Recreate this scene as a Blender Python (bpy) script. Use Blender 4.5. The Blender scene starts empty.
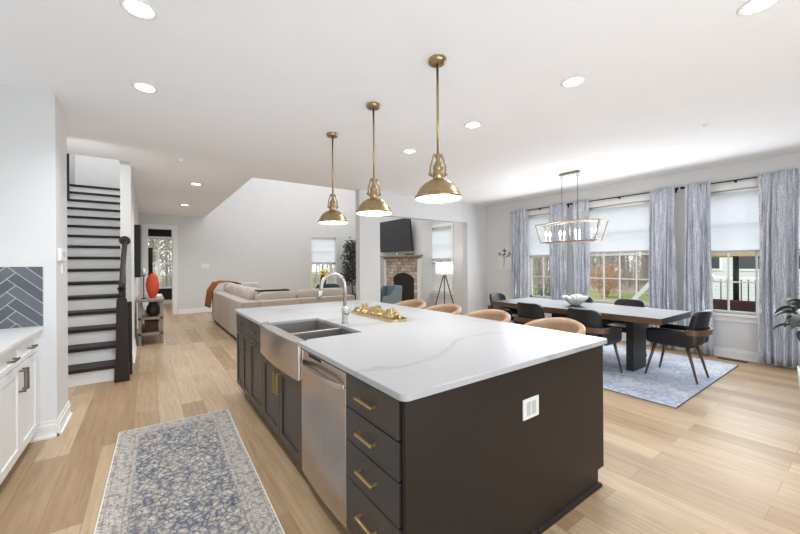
import bpy, math, random
from mathutils import Vector, Matrix
random.seed(7)
PI = math.pi
scene = bpy.context.scene
COL = scene.collection

# ------------------------------------------------------------------ camera
F_PX, YAW, EYE = 348.59, 0.6073, 1.4034
ROLL = -0.0065
cam_d = bpy.data.cameras.new('camera')
cam = bpy.data.objects.new('camera', cam_d)
COL.objects.link(cam)
cam_d.sensor_width = 36.0
cam_d.lens = 36.0 * F_PX / 800.0
cam_d.shift_x = (400 - 389.96) / 800.0
cam_d.shift_y = (263.43 - 267.0) / 800.0
cam_d.clip_start = 0.05
cam_d.clip_end = 300
Rv = Vector((math.cos(YAW), -math.sin(YAW), 0)); Fv = Vector((math.sin(YAW), math.cos(YAW), 0)); Uv = Vector((0, 0, 1))
Rc = Rv * math.cos(ROLL) + Uv * math.sin(ROLL)
Uc = Uv * math.cos(ROLL) - Rv * math.sin(ROLL)
M = Matrix.Identity(4)
for i in range(3):
    M[i][0], M[i][1], M[i][2] = Rc[i], Uc[i], -Fv[i]
M[2][3] = EYE
cam.matrix_world = M
scene.camera = cam

# ------------------------------------------------------------------ world, light, exposure
world = bpy.data.worlds.new('overcast_sky'); scene.world = world
world.use_nodes = True
wn = world.node_tree.nodes; wl = world.node_tree.links
bg = wn['Background']
bg.inputs['Color'].default_value = (0.97, 0.98, 1.0, 1)
bg.inputs['Strength'].default_value = 1.9

def area(name, loc, rot, sx, sy, watts, color=(1, 1, 1)):
    d = bpy.data.lights.new(name, 'AREA'); d.shape = 'RECTANGLE'; d.size = sx; d.size_y = sy
    d.energy = watts; d.color = color
    o = bpy.data.objects.new(name, d); COL.objects.link(o); o.location = loc; o.rotation_euler = rot
    return o
# unseen fill lights added behind the camera and over the tall family room
area('ceiling_bounce_fill', (2.4, -2.5, 0.9), (math.radians(101), 0, math.radians(-13)), 7.0, 1.6, 150, (0.86, 0.93, 1.0))
area('family_room_fill', (4.2, 8.8, 5.3), (0, 0, 0), 4.5, 4.5, 95, (0.97, 0.98, 1.0))
area('dining_daylight', (6.72, 2.8, 1.5), (0, math.radians(84), 0), 1.6, 4.4, 55, (0.90, 0.95, 1.0))
area('stair_foot_fill', (-0.75, 4.75, 2.5), (math.radians(42), 0, 0), 0.9, 0.25, 9, (1, 0.99, 0.97))  # added fill that brightens the risers, no fixture hangs here
area('study_daylight', (0.4, 13.4, 2.6), (0, 0, 0), 1.4, 1.4, 25)
area('stair_landing_fill', (-0.8, 8.6, 5.3), (0, 0, 0), 0.8, 2.0, 26)  # unseen lamp added over the flight to lift treads and upper wall

vs = scene.view_settings
scene.display_settings.display_device = 'sRGB'
vs.view_transform = 'Standard'; vs.look = 'None'; vs.gamma = 1.0; vs.use_curve_mapping = False
vs.exposure = 0.6

# ------------------------------------------------------------------ materials
def lin(c):
    return tuple(((v / 255.0) / 12.92 if v / 255.0 <= 0.04045 else ((v / 255.0 + 0.055) / 1.055) ** 2.4) for v in c) + (1.0,)

def mat(name, rgb, rough=0.6, metal=0.0, spec=0.5, noise=0.0, nscale=20.0, bump=0.0, stretch=(1, 1, 1), coat=0.0):
    m = bpy.data.materials.new(name); m.use_nodes = True
    n = m.node_tree.nodes; l = m.node_tree.links
    p = n['Principled BSDF']
    c = lin(rgb)
    p.inputs['Base Color'].default_value = c
    p.inputs['Roughness'].default_value = rough
    p.inputs['Metallic'].default_value = metal
    p.inputs['Specular IOR Level'].default_value = spec
    p.inputs['Coat Weight'].default_value = coat
    tc = n.new('ShaderNodeTexCoord'); mp = n.new('ShaderNodeMapping')
    mp.inputs['Scale'].default_value = stretch
    nz = n.new('ShaderNodeTexNoise'); nz.inputs['Scale'].default_value = nscale; nz.inputs['Detail'].default_value = 4
    l.new(tc.outputs['Object'], mp.inputs['Vector']); l.new(mp.outputs['Vector'], nz.inputs['Vector'])
    rp = n.new('ShaderNodeValToRGB')
    a = max(noise, 0.015)
    rp.color_ramp.elements[0].position = 0.3; rp.color_ramp.elements[1].position = 0.7
    rp.color_ramp.elements[0].color = tuple(v * (1 - a) for v in c[:3]) + (1,)
    rp.color_ramp.elements[1].color = tuple(min(1, v * (1 + a)) for v in c[:3]) + (1,)
    l.new(nz.outputs['Fac'], rp.inputs['Fac']); l.new(rp.outputs['Color'], p.inputs['Base Color'])
    if bump:
        b = n.new('ShaderNodeBump'); b.inputs['Strength'].default_value = bump; b.inputs['Distance'].default_value = 0.01
        l.new(nz.outputs['Fac'], b.inputs['Height']); l.new(b.outputs['Normal'], p.inputs['Normal'])
    return m

def emit(name, rgb, strength):
    m = bpy.data.materials.new(name); m.use_nodes = True
    p = m.node_tree.nodes['Principled BSDF']
    p.inputs['Base Color'].default_value = lin(rgb)
    p.inputs['Emission Color'].default_value = lin(rgb)
    p.inputs['Emission Strength'].default_value = strength
    return m

def ramp(n, stops):
    r = n.new('ShaderNodeValToRGB')
    while len(r.color_ramp.elements) < len(stops): r.color_ramp.elements.new(0.5)
    for e, (pos, c) in zip(r.color_ramp.elements, stops):
        e.position = pos; e.color = c if len(c) == 4 else lin(c)
    return r

def mixc(n, l, fac, a, b, mode='MIX'):
    x = n.new('ShaderNodeMix'); x.data_type = 'RGBA'; x.blend_type = mode
    for k, v in ((0, fac), (6, a), (7, b)):
        if hasattr(v, 'is_output'): l.new(v, x.inputs[k])
        else: x.inputs[k].default_value = v
    return x.outputs[2]

def math_n(n, l, op, a, b=None):
    x = n.new('ShaderNodeMath'); x.operation = op
    for k, v in ((0, a), (1, b)):
        if v is None: continue
        if hasattr(v, 'is_output'): l.new(v, x.inputs[k])
        else: x.inputs[k].default_value = v
    return x.outputs[0]

def new_mat(name, rough=0.5):
    m = bpy.data.materials.new(name); m.use_nodes = True
    n = m.node_tree.nodes; l = m.node_tree.links; p = n['Principled BSDF']
    p.inputs['Roughness'].default_value = rough
    tc = n.new('ShaderNodeTexCoord')
    return m, n, l, p, tc.outputs['Object']

def mapping(n, l, vec, scale=(1, 1, 1), rot=(0, 0, 0), loc=(0, 0, 0)):
    mp = n.new('ShaderNodeMapping'); mp.inputs['Scale'].default_value = scale; mp.inputs['Rotation'].default_value = rot
    mp.inputs['Location'].default_value = loc
    l.new(vec, mp.inputs['Vector']); return mp.outputs['Vector']

def noise_n(n, l, vec, scale, detail=4, rough=0.5, dist=0.0):
    z = n.new('ShaderNodeTexNoise'); z.inputs['Scale'].default_value = scale; z.inputs['Detail'].default_value = detail
    z.inputs['Roughness'].default_value = rough; z.inputs['Distortion'].default_value = dist
    l.new(vec, z.inputs['Vector']); return z.outputs['Fac']

def floor_material():
    m, n, l, p, ob = new_mat('oak_planks', 0.38)
    v = mapping(n, l, ob, rot=(0, 0, PI / 2), loc=(0.3, 0.07, 0))
    def brick(c1, c2, mort):
        br = n.new('ShaderNodeTexBrick'); br.offset = 0.37; br.offset_frequency = 2; br.squash = 1.0
        br.inputs['Scale'].default_value = 1.0
        br.inputs['Brick Width'].default_value = 1.55; br.inputs['Row Height'].default_value = 0.19
        br.inputs['Mortar Size'].default_value = 0.0015; br.inputs['Mortar Smooth'].default_value = 0.3
        br.inputs['Color1'].default_value = c1; br.inputs['Color2'].default_value = c2; br.inputs['Mortar'].default_value = mort
        l.new(v, br.inputs['Vector']); return br
    b = brick((0, 0, 0, 1), (1, 1, 1, 1), (0.5, 0.5, 0.5, 1))
    tone = ramp(n, [(0.0, (171, 141, 108)), (0.5, (191, 165, 133)), (1.0, (208, 185, 154))])
    l.new(b.outputs['Color'], tone.inputs['Fac'])
    g = noise_n(n, l, mapping(n, l, ob, scale=(26, 1.6, 1)), 1.6, 6, 0.6, 0.6)
    gr = ramp(n, [(0.28, (214, 206, 196)), (0.62, (255, 255, 255))])
    l.new(g, gr.inputs['Fac'])
    c = mixc(n, l, 0.75, tone.outputs['Color'], gr.outputs['Color'], 'MULTIPLY')
    big = noise_n(n, l, mapping(n, l, ob, scale=(3, 0.7, 1)), 1.2, 2)
    bgR = ramp(n, [(0.3, (234, 228, 220)), (0.7, (255, 255, 255))]); l.new(big, bgR.inputs['Fac'])
    c = mixc(n, l, 0.7, c, bgR.outputs['Color'], 'MULTIPLY')
    c = mixc(n, l, math_n(n, l, 'MULTIPLY', b.outputs['Fac'], 0.8), c, lin((120, 92, 66)))
    l.new(c, p.inputs['Base Color'])
    bp = n.new('ShaderNodeBump'); bp.inputs['Strength'].default_value = 0.08; bp.inputs['Distance'].default_value = 0.005
    l.new(g, bp.inputs['Height']); l.new(bp.outputs['Normal'], p.inputs['Normal'])
    return m

def marble_material():
    m, n, l, p, ob = new_mat('veined_quartz', 0.3)
    w = noise_n(n, l, ob, 1.1, 5, 0.6, 0.4)
    z = noise_n(n, l, mapping(n, l, ob, scale=(0.8, 1.15, 1), rot=(0, 0, 0.6), loc=(3.1, 0.4, 0)), 0.95, 5, 0.5, 0.5)
    d = math_n(n, l, 'ABSOLUTE', math_n(n, l, 'SUBTRACT', z, 0.5))
    vein = ramp(n, [(0.0, (1, 1, 1, 1)), (0.006, (0.55, 0.55, 0.55, 1)), (0.02, (0.10, 0.10, 0.10, 1)), (0.07, (0, 0, 0, 1))]); l.new(d, vein.inputs['Fac'])
    z2 = noise_n(n, l, mapping(n, l, ob, loc=(7, 2, 0)), 2.0, 4, 0.5, 0.8)
    d2 = math_n(n, l, 'ABSOLUTE', math_n(n, l, 'SUBTRACT', z2, 0.5))
    v2 = ramp(n, [(0.0, (0.14, 0.14, 0.14, 1)), (0.008, (0, 0, 0, 1))]); l.new(d2, v2.inputs['Fac'])
    f = math_n(n, l, 'MULTIPLY', math_n(n, l, 'ADD', vein.outputs['Color'], v2.outputs['Color']), w)
    c = mixc(n, l, f, lin((168, 168, 170)), lin((110, 108, 107)))
    l.new(c, p.inputs['Base Color'])
    return m

def curtain_material():
    m, n, l, p, ob = new_mat('grey_linen_weave', 0.9)
    g = noise_n(n, l, mapping(n, l, ob, scale=(1, 1, 0.05)), 60, 4, 0.6)
    r = ramp(n, [(0.33, (156, 161, 174)), (0.5, (216, 220, 230)), (0.66, (240, 243, 248))]); l.new(g, r.inputs['Fac'])
    g2 = noise_n(n, l, mapping(n, l, ob, scale=(1, 1, 0.35)), 110, 2)
    r2 = ramp(n, [(0.35, (205, 205, 210)), (0.6, (255, 255, 255))]); l.new(g2, r2.inputs['Fac'])
    c = mixc(n, l, 0.8, r.outputs['Color'], r2.outputs['Color'], 'MULTIPLY')
    l.new(c, p.inputs['Base Color'])
    return m

def rug_material(name, hx, hy, border, field, edge, scale, band=True):
    m, n, l, p, ob = new_mat(name, 0.95)
    sep = n.new('ShaderNodeSeparateXYZ'); l.new(ob, sep.inputs[0])
    ax = math_n(n, l, 'SUBTRACT', math_n(n, l, 'ABSOLUTE', sep.outputs['X']), hx)
    ay = math_n(n, l, 'SUBTRACT', math_n(n, l, 'ABSOLUTE', sep.outputs['Y']), hy)
    e = math_n(n, l, 'MAXIMUM', ax, ay)      # 0 at the outer edge, negative inward
    vo = n.new('ShaderNodeTexVoronoi'); vo.feature = 'F1'; vo.inputs['Scale'].default_value = scale
    vo.inputs['Randomness'].default_value = 0.75
    wob = noise_n(n, l, ob, scale * 0.9, 3)
    vec = n.new('ShaderNodeVectorMath'); vec.operation = 'MULTIPLY_ADD'
    l.new(wob, vec.inputs[0]); vec.inputs[1].default_value = (0.05, 0.05, 0); l.new(ob, vec.inputs[2])
    l.new(vec.outputs[0], vo.inputs['Vector'])
    fr = ramp(n, field); fr.color_ramp.interpolation = 'LINEAR'
    fine = noise_n(n, l, ob, scale * 3.2, 3, 0.6)
    mixv = math_n(n, l, 'ADD', math_n(n, l, 'MULTIPLY', vo.outputs['Distance'], 0.8), math_n(n, l, 'MULTIPLY', math_n(n, l, 'SUBTRACT', fine, 0.5), 1.3))
    l.new(mixv, fr.inputs['Fac'])
    patch = noise_n(n, l, ob, 1.8, 3)
    pr = ramp(n, [(0.38, (175, 182, 205)), (0.62, (255, 250, 240))]); l.new(patch, pr.inputs['Fac'])
    fc = mixc(n, l, 0.55, fr.outputs['Color'], pr.outputs['Color'], 'MULTIPLY')
    br = ramp(n, border)
    b2 = noise_n(n, l, ob, scale * 2.2, 4, 0.6)
    l.new(b2, br.inputs['Fac'])
    if band:
        k = ramp(n, [(0.0, (1, 1, 1, 1)), (1.0, (0, 0, 0, 1))]); k.color_ramp.interpolation = 'CONSTANT'
        f = math_n(n, l, 'GREATER_THAN', e, -band)
        c = mixc(n, l, f, fc, br.outputs['Color'])
        lines = math_n(n, l, 'LESS_THAN', math_n(n, l, 'ABSOLUTE', math_n(n, l, 'ADD', e, band - 0.012)), 0.005)
        c = mixc(n, l, math_n(n, l, 'MULTIPLY', lines, 0.6), c, lin((120, 112, 108)))
        l2 = math_n(n, l, 'LESS_THAN', math_n(n, l, 'ABSOLUTE', math_n(n, l, 'ADD', e, 0.03)), 0.004)
        c = mixc(n, l, math_n(n, l, 'MULTIPLY', l2, 0.6), c, lin((120, 112, 108)))
    else:
        c = fc
    c = mixc(n, l, math_n(n, l, 'GREATER_THAN', e, -0.008), c, lin(edge))
    l.new(c, p.inputs['Base Color'])
    return m

def stone_material():
    m, n, l, p, ob = new_mat('stacked_stone', 0.9)
    br = n.new('ShaderNodeTexBrick'); br.offset = 0.43; br.squash = 1.4; br.squash_frequency = 3
    br.inputs['Scale'].default_value = 1.0; br.inputs['Brick Width'].default_value = 0.26; br.inputs['Row Height'].default_value = 0.105
    br.inputs['Mortar Size'].default_value = 0.008
    br.inputs['Color1'].default_value = lin((178, 160, 142)); br.inputs['Color2'].default_value = lin((238, 230, 218)); br.inputs['Mortar'].default_value = lin((150, 140, 128))
    l.new(mapping(n, l, ob, rot=(PI / 2, 0, PI / 2)), br.inputs['Vector'])
    # the stone face lies in the YZ plane: use (y, z) as brick coordinates
    sep = n.new('ShaderNodeSeparateXYZ'); l.new(ob, sep.inputs[0])
    cb = n.new('ShaderNodeCombineXYZ'); l.new(sep.outputs['Y'], cb.inputs[0]); l.new(sep.outputs['Z'], cb.inputs[1])
    l.new(cb.outputs[0], br.inputs['Vector'])
    g = noise_n(n, l, ob, 9, 4)
    r = ramp(n, [(0.3, (190, 178, 168)), (0.7, (255, 255, 255))]); l.new(g, r.inputs['Fac'])
    c = mixc(n, l, 0.8, br.outputs['Color'], r.outputs['Color'], 'MULTIPLY')
    l.new(c, p.inputs['Base Color'])
    b = n.new('ShaderNodeBump'); b.inputs['Strength'].default_value = 0.6; b.inputs['Distance'].default_value = 0.02; b.invert = True
    l.new(br.outputs['Fac'], b.inputs['Height']); l.new(b.outputs['Normal'], p.inputs['Normal'])
    return m

def siding_material():
    m, n, l, p, ob = new_mat('white_siding', 0.7)
    sep = n.new('ShaderNodeSeparateXYZ'); l.new(ob, sep.inputs[0])
    f = math_n(n, l, 'FRACT', math_n(n, l, 'MULTIPLY', sep.outputs['Z'], 6.0))
    r = ramp(n, [(0.0, (160, 164, 170)), (0.1, (206, 208, 212)), (1.0, (206, 208, 212))]); l.new(f, r.inputs['Fac'])
    l.new(r.outputs['Color'], p.inputs['Base Color'])
    return m

def glass_material():
    m = bpy.data.materials.new('window_glass'); m.use_nodes = True
    n = m.node_tree.nodes; l = m.node_tree.links
    n.remove(n['Principled BSDF'])
    out = n['Material Output']
    t = n.new('ShaderNodeBsdfTransparent'); t.inputs['Color'].default_value = (0.97, 0.985, 0.98, 1)
    g = n.new('ShaderNodeBsdfGlossy'); g.inputs['Roughness'].default_value = 0.02
    lw = n.new('ShaderNodeLayerWeight'); lw.inputs['Blend'].default_value = 0.5
    fz = math_n(n, l, 'ADD', math_n(n, l, 'MULTIPLY', math_n(n, l, 'POWER', lw.outputs['Facing'], 4.0), 0.25), 0.02)
    mx = n.new('ShaderNodeMixShader')
    l.new(fz, mx.inputs[0]); l.new(t.outputs[0], mx.inputs[1]); l.new(g.outputs[0], mx.inputs[2])
    l.new(mx.outputs[0], out.inputs['Surface'])
    return m

def shade_material():
    m = bpy.data.materials.new('roller_shade_fabric'); m.use_nodes = True
    n = m.node_tree.nodes; l = m.node_tree.links
    p = n['Principled BSDF']; p.inputs['Base Color'].default_value = lin((240, 242, 246)); p.inputs['Roughness'].default_value = 0.9
    t = n.new('ShaderNodeBsdfTranslucent'); t.inputs['Color'].default_value = (0.93, 0.95, 1.0, 1)
    mx = n.new('ShaderNodeMixShader'); mx.inputs[0].default_value = 0.82
    l.new(p.outputs[0], mx.inputs[1]); l.new(t.outputs[0], mx.inputs[2])
    l.new(mx.outputs[0], n['Material Output'].inputs['Surface'])
    return m

def grass_material():
    m, n, l, p, ob = new_mat('lawn_grass', 0.95)
    g = noise_n(n, l, ob, 0.5, 5, 0.6)
    r = ramp(n, [(0.35, (150, 140, 100)), (0.48, (124, 136, 84)), (0.65, (100, 124, 68))]); l.new(g, r.inputs['Fac'])
    l.new(r.outputs['Color'], p.inputs['Base Color'])
    return m

MT = {}
MT['wall'] = mat('wall_paint', (221, 221, 221), 0.85, noise=0.006, nscale=3)
MT['ceiling'] = mat('ceiling_paint', (248, 249, 251), 0.9, noise=0.004, nscale=3)
MT['trim'] = mat('white_trim_paint', (240, 240, 239), 0.45)
MT['floor'] = floor_material()
MT['quartz'] = marble_material()
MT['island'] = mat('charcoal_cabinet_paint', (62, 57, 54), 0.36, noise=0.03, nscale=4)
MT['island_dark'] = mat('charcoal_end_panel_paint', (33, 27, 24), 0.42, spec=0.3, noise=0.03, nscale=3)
MT['shadow'] = mat('black_recess', (18, 17, 17), 0.7)
MT['brass'] = mat('antique_brass', (172, 150, 114), 0.3, 1.0, noise=0.08, nscale=30)
MT['brass_pull'] = mat('brushed_brass', (206, 178, 126), 0.3, 1.0)
MT['bronze'] = mat('pewter_pull', (122, 112, 100), 0.35, 1.0)
MT['pewter'] = mat('tan_pewter', (176, 160, 138), 0.4, 0.8)
MT['gold'] = mat('polished_gold', (206, 188, 150), 0.3, 1.0, noise=0.15, nscale=40)
MT['steel'] = mat('brushed_stainless', (200, 192, 186), 0.24, 1.0, noise=0.05, nscale=6, stretch=(1, 6, 1))
MT['basin'] = mat('dark_stainless_basin', (150, 148, 145), 0.4, 0.7, noise=0.05)
MT['nickel'] = mat('satin_nickel', (186, 184, 180), 0.38, 1.0)
MT['light_lifted_quartz'] = mat('light_lifted_quartz', (226, 226, 225), 0.3, noise=0.02, nscale=5)  # worktop quartz with its colour raised to offset the dimmer light there
MT['outlet_plastic'] = mat('outlet_plastic', (206, 206, 205), 0.4)
MT['outlet_grey'] = mat('outlet_face', (172, 171, 169), 0.4)
MT['cab_white'] = mat('white_cabinet_paint', (236, 236, 235), 0.4)
MT['stair_dark'] = mat('espresso_wood', (46, 37, 32), 0.5, spec=0.25, noise=0.15, nscale=8, stretch=(1, 6, 6))
MT['walnut'] = mat('walnut_wood', (88, 64, 46), 0.42, noise=0.22, nscale=9, stretch=(6, 1, 6))
MT['table_dark'] = mat('smoked_oak', (42, 41, 43), 0.45, spec=0.3, noise=0.2, nscale=7, stretch=(8, 0.6, 1))
MT['black_leather'] = mat('black_leather', (26, 27, 31), 0.42, bump=0.05, nscale=120)
MT['tan_leather'] = mat('tan_leather', (160, 130, 102), 0.38, noise=0.06, nscale=12)
MT['sofa'] = mat('beige_upholstery', (186, 173, 160), 0.92, noise=0.05, nscale=60, bump=0.1)
MT['cushion'] = mat('sand_cushion_fabric', (192, 181, 169), 0.92, noise=0.05, nscale=60, bump=0.1)
MT['rust'] = mat('rust_knit', (142, 76, 36), 0.95, noise=0.2, nscale=60, bump=0.3)
MT['black_cloth'] = mat('black_cloth', (24, 25, 28), 0.9)
MT['teal'] = mat('dusty_teal_velvet', (116, 128, 134), 0.85, noise=0.06, nscale=20)
MT['dark_teal'] = mat('deep_teal_fabric', (44, 56, 60), 0.85)
MT['grey_fabric'] = mat('pale_grey_fabric', (196, 195, 192), 0.9)
MT['screen'] = mat('tv_screen', (50, 50, 53), 0.2)
MT['black_metal'] = mat('black_metal', (22, 22, 23), 0.45, 0.4)
MT['lamp_wood'] = mat('dark_lamp_wood', (82, 68, 54), 0.5, noise=0.1)
MT['stone'] = stone_material()
MT['mantel'] = mat('weathered_mantel_wood', (150, 138, 126), 0.6, noise=0.12, nscale=8, stretch=(1, 0.5, 4))
MT['firebox'] = mat('soot_black_firebox', (22, 21, 21), 0.5)
MT['leaf_dark'] = mat('dark_green_leaf', (44, 52, 46), 0.5, noise=0.3, nscale=6)
MT['leaf_plant'] = mat('deep_green_leaf', (48, 64, 52), 0.4, noise=0.25, nscale=8)
MT['bark'] = mat('grey_bark', (168, 160, 154), 0.95, noise=0.25, nscale=6)
MT['bark_dark'] = mat('brown_bark', (142, 130, 120), 0.95, noise=0.25, nscale=6)
MT['litter'] = mat('leaf_litter', (172, 158, 142), 0.95, noise=0.25, nscale=3)
MT['grass'] = grass_material()
MT['siding'] = siding_material()
MT['glass'] = glass_material()
MT['shade'] = shade_material()
MT['curtain'] = curtain_material()
MT['white_ceramic'] = mat('white_ceramic', (238, 238, 235), 0.25)
MT['lamp_shade'] = shade_material()
MT['weathered'] = mat('weathered_grey_wood', (150, 138, 126), 0.7, noise=0.18, nscale=8, stretch=(1, 6, 6))
MT['orange'] = mat('burnt_orange_glaze', (206, 74, 36), 0.45, noise=0.12, nscale=20)
MT['black_pot'] = mat('black_ceramic', (28, 28, 28), 0.4)
MT['pale_blue'] = mat('pale_blue_ceramic', (176, 182, 186), 0.4)
MT['brown_box'] = mat('brown_wicker', (78, 52, 38), 0.8, noise=0.3, nscale=50)
MT['navy'] = mat('dark_study_paint', (44, 44, 50), 0.8)
MT['slate'] = mat('slate_tile', (84, 90, 97), 0.4, noise=0.12, nscale=5, stretch=(1, 1, 1))
MT['slate_b'] = mat('slate_tile_pale', (96, 102, 108), 0.4, noise=0.14, nscale=5)
MT['grout'] = mat('pale_grout', (204, 204, 202), 0.9)
MT['canvas'] = mat('canvas_white', (226, 225, 222), 0.9)
MT['ink'] = mat('ink_black', (30, 30, 30), 0.8)
MT['can_light'] = emit('downlight_lens', (255, 250, 240), 9.0)
MT['pend_light'] = emit('pendant_lens', (255, 252, 246), 5.0)
MT['bulb'] = emit('candle_bulb', (255, 244, 226), 9.0)
MT['umbrella'] = mat('tan_canvas', (196, 168, 128), 0.9)
MT['red_wicker'] = mat('maroon_wicker', (74, 44, 44), 0.8, noise=0.2, nscale=30)
MT['dark_window'] = mat('dark_house_window', (60, 66, 72), 0.2)
MT['deck'] = mat('grey_deck_boards', (120, 110, 102), 0.8, noise=0.12, nscale=6)
MT['vent'] = mat('brown_vent_metal', (96, 84, 72), 0.5, 0.5)
MT['yellow'] = mat('yellow_petal', (232, 208, 60), 0.7, noise=0.1)
MT['russet'] = mat('russet_leaf', (168, 128, 92), 0.9, noise=0.25, nscale=9)
def runner_material():
    m, n, l, p, ob = new_mat('faded_persian_runner', 0.95)
    sep = n.new('ShaderNodeSeparateXYZ'); l.new(ob, sep.inputs[0])
    e = math_n(n, l, 'MAXIMUM', math_n(n, l, 'SUBTRACT', math_n(n, l, 'ABSOLUTE', sep.outputs['X']), 0.415), math_n(n, l, 'SUBTRACT', math_n(n, l, 'ABSOLUTE', sep.outputs['Y']), 1.55))
    wob = n.new('ShaderNodeTexNoise'); wob.inputs['Scale'].default_value = 16; wob.inputs['Detail'].default_value = 3; l.new(ob, wob.inputs['Vector'])
    vec = n.new('ShaderNodeVectorMath'); vec.operation = 'MULTIPLY_ADD'
    l.new(wob.outputs['Color'], vec.inputs[0]); vec.inputs[1].default_value = (0.075, 0.075, 0); l.new(ob, vec.inputs[2])
    def vor(scale, feature):
        v = n.new('ShaderNodeTexVoronoi'); v.feature = feature; v.inputs['Scale'].default_value = scale; v.voronoi_dimensions = '2D'
        l.new(vec.outputs[0], v.inputs['Vector']); return v
    a = vor(30, 'F1'); b = vor(30, 'DISTANCE_TO_EDGE'); c2 = vor(70, 'F1')
    sc = n.new('ShaderNodeSeparateColor'); l.new(a.outputs['Color'], sc.inputs[0])
    cell = ramp(n, [(0.0, (206, 198, 182)), (0.22, (172, 166, 158)), (0.4, (104, 108, 122)), (0.58, (82, 90, 114)), (0.75, (188, 172, 154)), (0.9, (140, 140, 144))]); cell.color_ramp.interpolation = 'CONSTANT'
    l.new(sc.outputs[0], cell.inputs['Fac'])
    core = ramp(n, [(0.0, (84, 90, 110)), (0.12, (214, 206, 190)), (0.30, (214, 206, 190)), (0.42, (120, 124, 138))]); l.new(a.outputs['Distance'], core.inputs['Fac'])
    f = mixc(n, l, 0.45, cell.outputs['Color'], core.outputs['Color'])
    line = ramp(n, [(0.02, (1, 1, 1, 1)), (0.10, (0, 0, 0, 1))]); l.new(b.outputs['Distance'], line.inputs['Fac'])
    f = mixc(n, l, math_n(n, l, 'MULTIPLY', line.outputs['Color'], 0.8), f, lin((72, 76, 92)))
    fine = ramp(n, [(0.1, (150, 150, 156)), (0.5, (255, 255, 255))]); l.new(c2.outputs['Distance'], fine.inputs['Fac'])
    f = mixc(n, l, 0.55, f, fine.outputs['Color'], 'MULTIPLY')
    fade = noise_n(n, l, ob, 2.2, 3); fr = ramp(n, [(0.35, (0, 0, 0, 1)), (0.7, (0.3, 0.3, 0.3, 1))]); l.new(fade, fr.inputs['Fac'])
    f = mixc(n, l, fr.outputs['Color'], f, lin((176, 170, 162)))
    g = vor(34, 'F1'); g2 = vor(75, 'F1')
    bl = ramp(n, [(0.05, (140, 134, 134)), (0.25, (206, 198, 188)), (0.45, (190, 182, 172)), (0.6, (156, 150, 148))]); l.new(g.outputs['Distance'], bl.inputs['Fac'])
    bf = ramp(n, [(0.15, (190, 186, 184)), (0.5, (255, 255, 255))]); l.new(g2.outputs['Distance'], bf.inputs['Fac'])
    bo = mixc(n, l, 0.7, bl.outputs['Color'], bf.outputs['Color'], 'MULTIPLY')
    c = mixc(n, l, math_n(n, l, 'GREATER_THAN', e, -0.15), f, bo)
    for off in (0.145, 0.118, 0.028):
        ln = math_n(n, l, 'LESS_THAN', math_n(n, l, 'ABSOLUTE', math_n(n, l, 'ADD', e, off)), 0.003)
        c = mixc(n, l, math_n(n, l, 'MULTIPLY', ln, 0.5), c, lin((110, 106, 108)))
    c = mixc(n, l, math_n(n, l, 'GREATER_THAN', e, -0.007), c, lin((222, 216, 206)))
    l.new(c, p.inputs['Base Color'])
    return m
MT['runner'] = runner_material()
MT['dining_rug'] = rug_material('blue_grey_rug', 1.19, 1.55,
    [(0.3, (140, 148, 164)), (0.7, (190, 196, 206))],
    [(0.0, (196, 202, 214)), (0.3, (212, 217, 228)), (0.5, (170, 178, 194)), (0.75, (226, 230, 238))],
    (96, 100, 110), 7.0, False)

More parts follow.
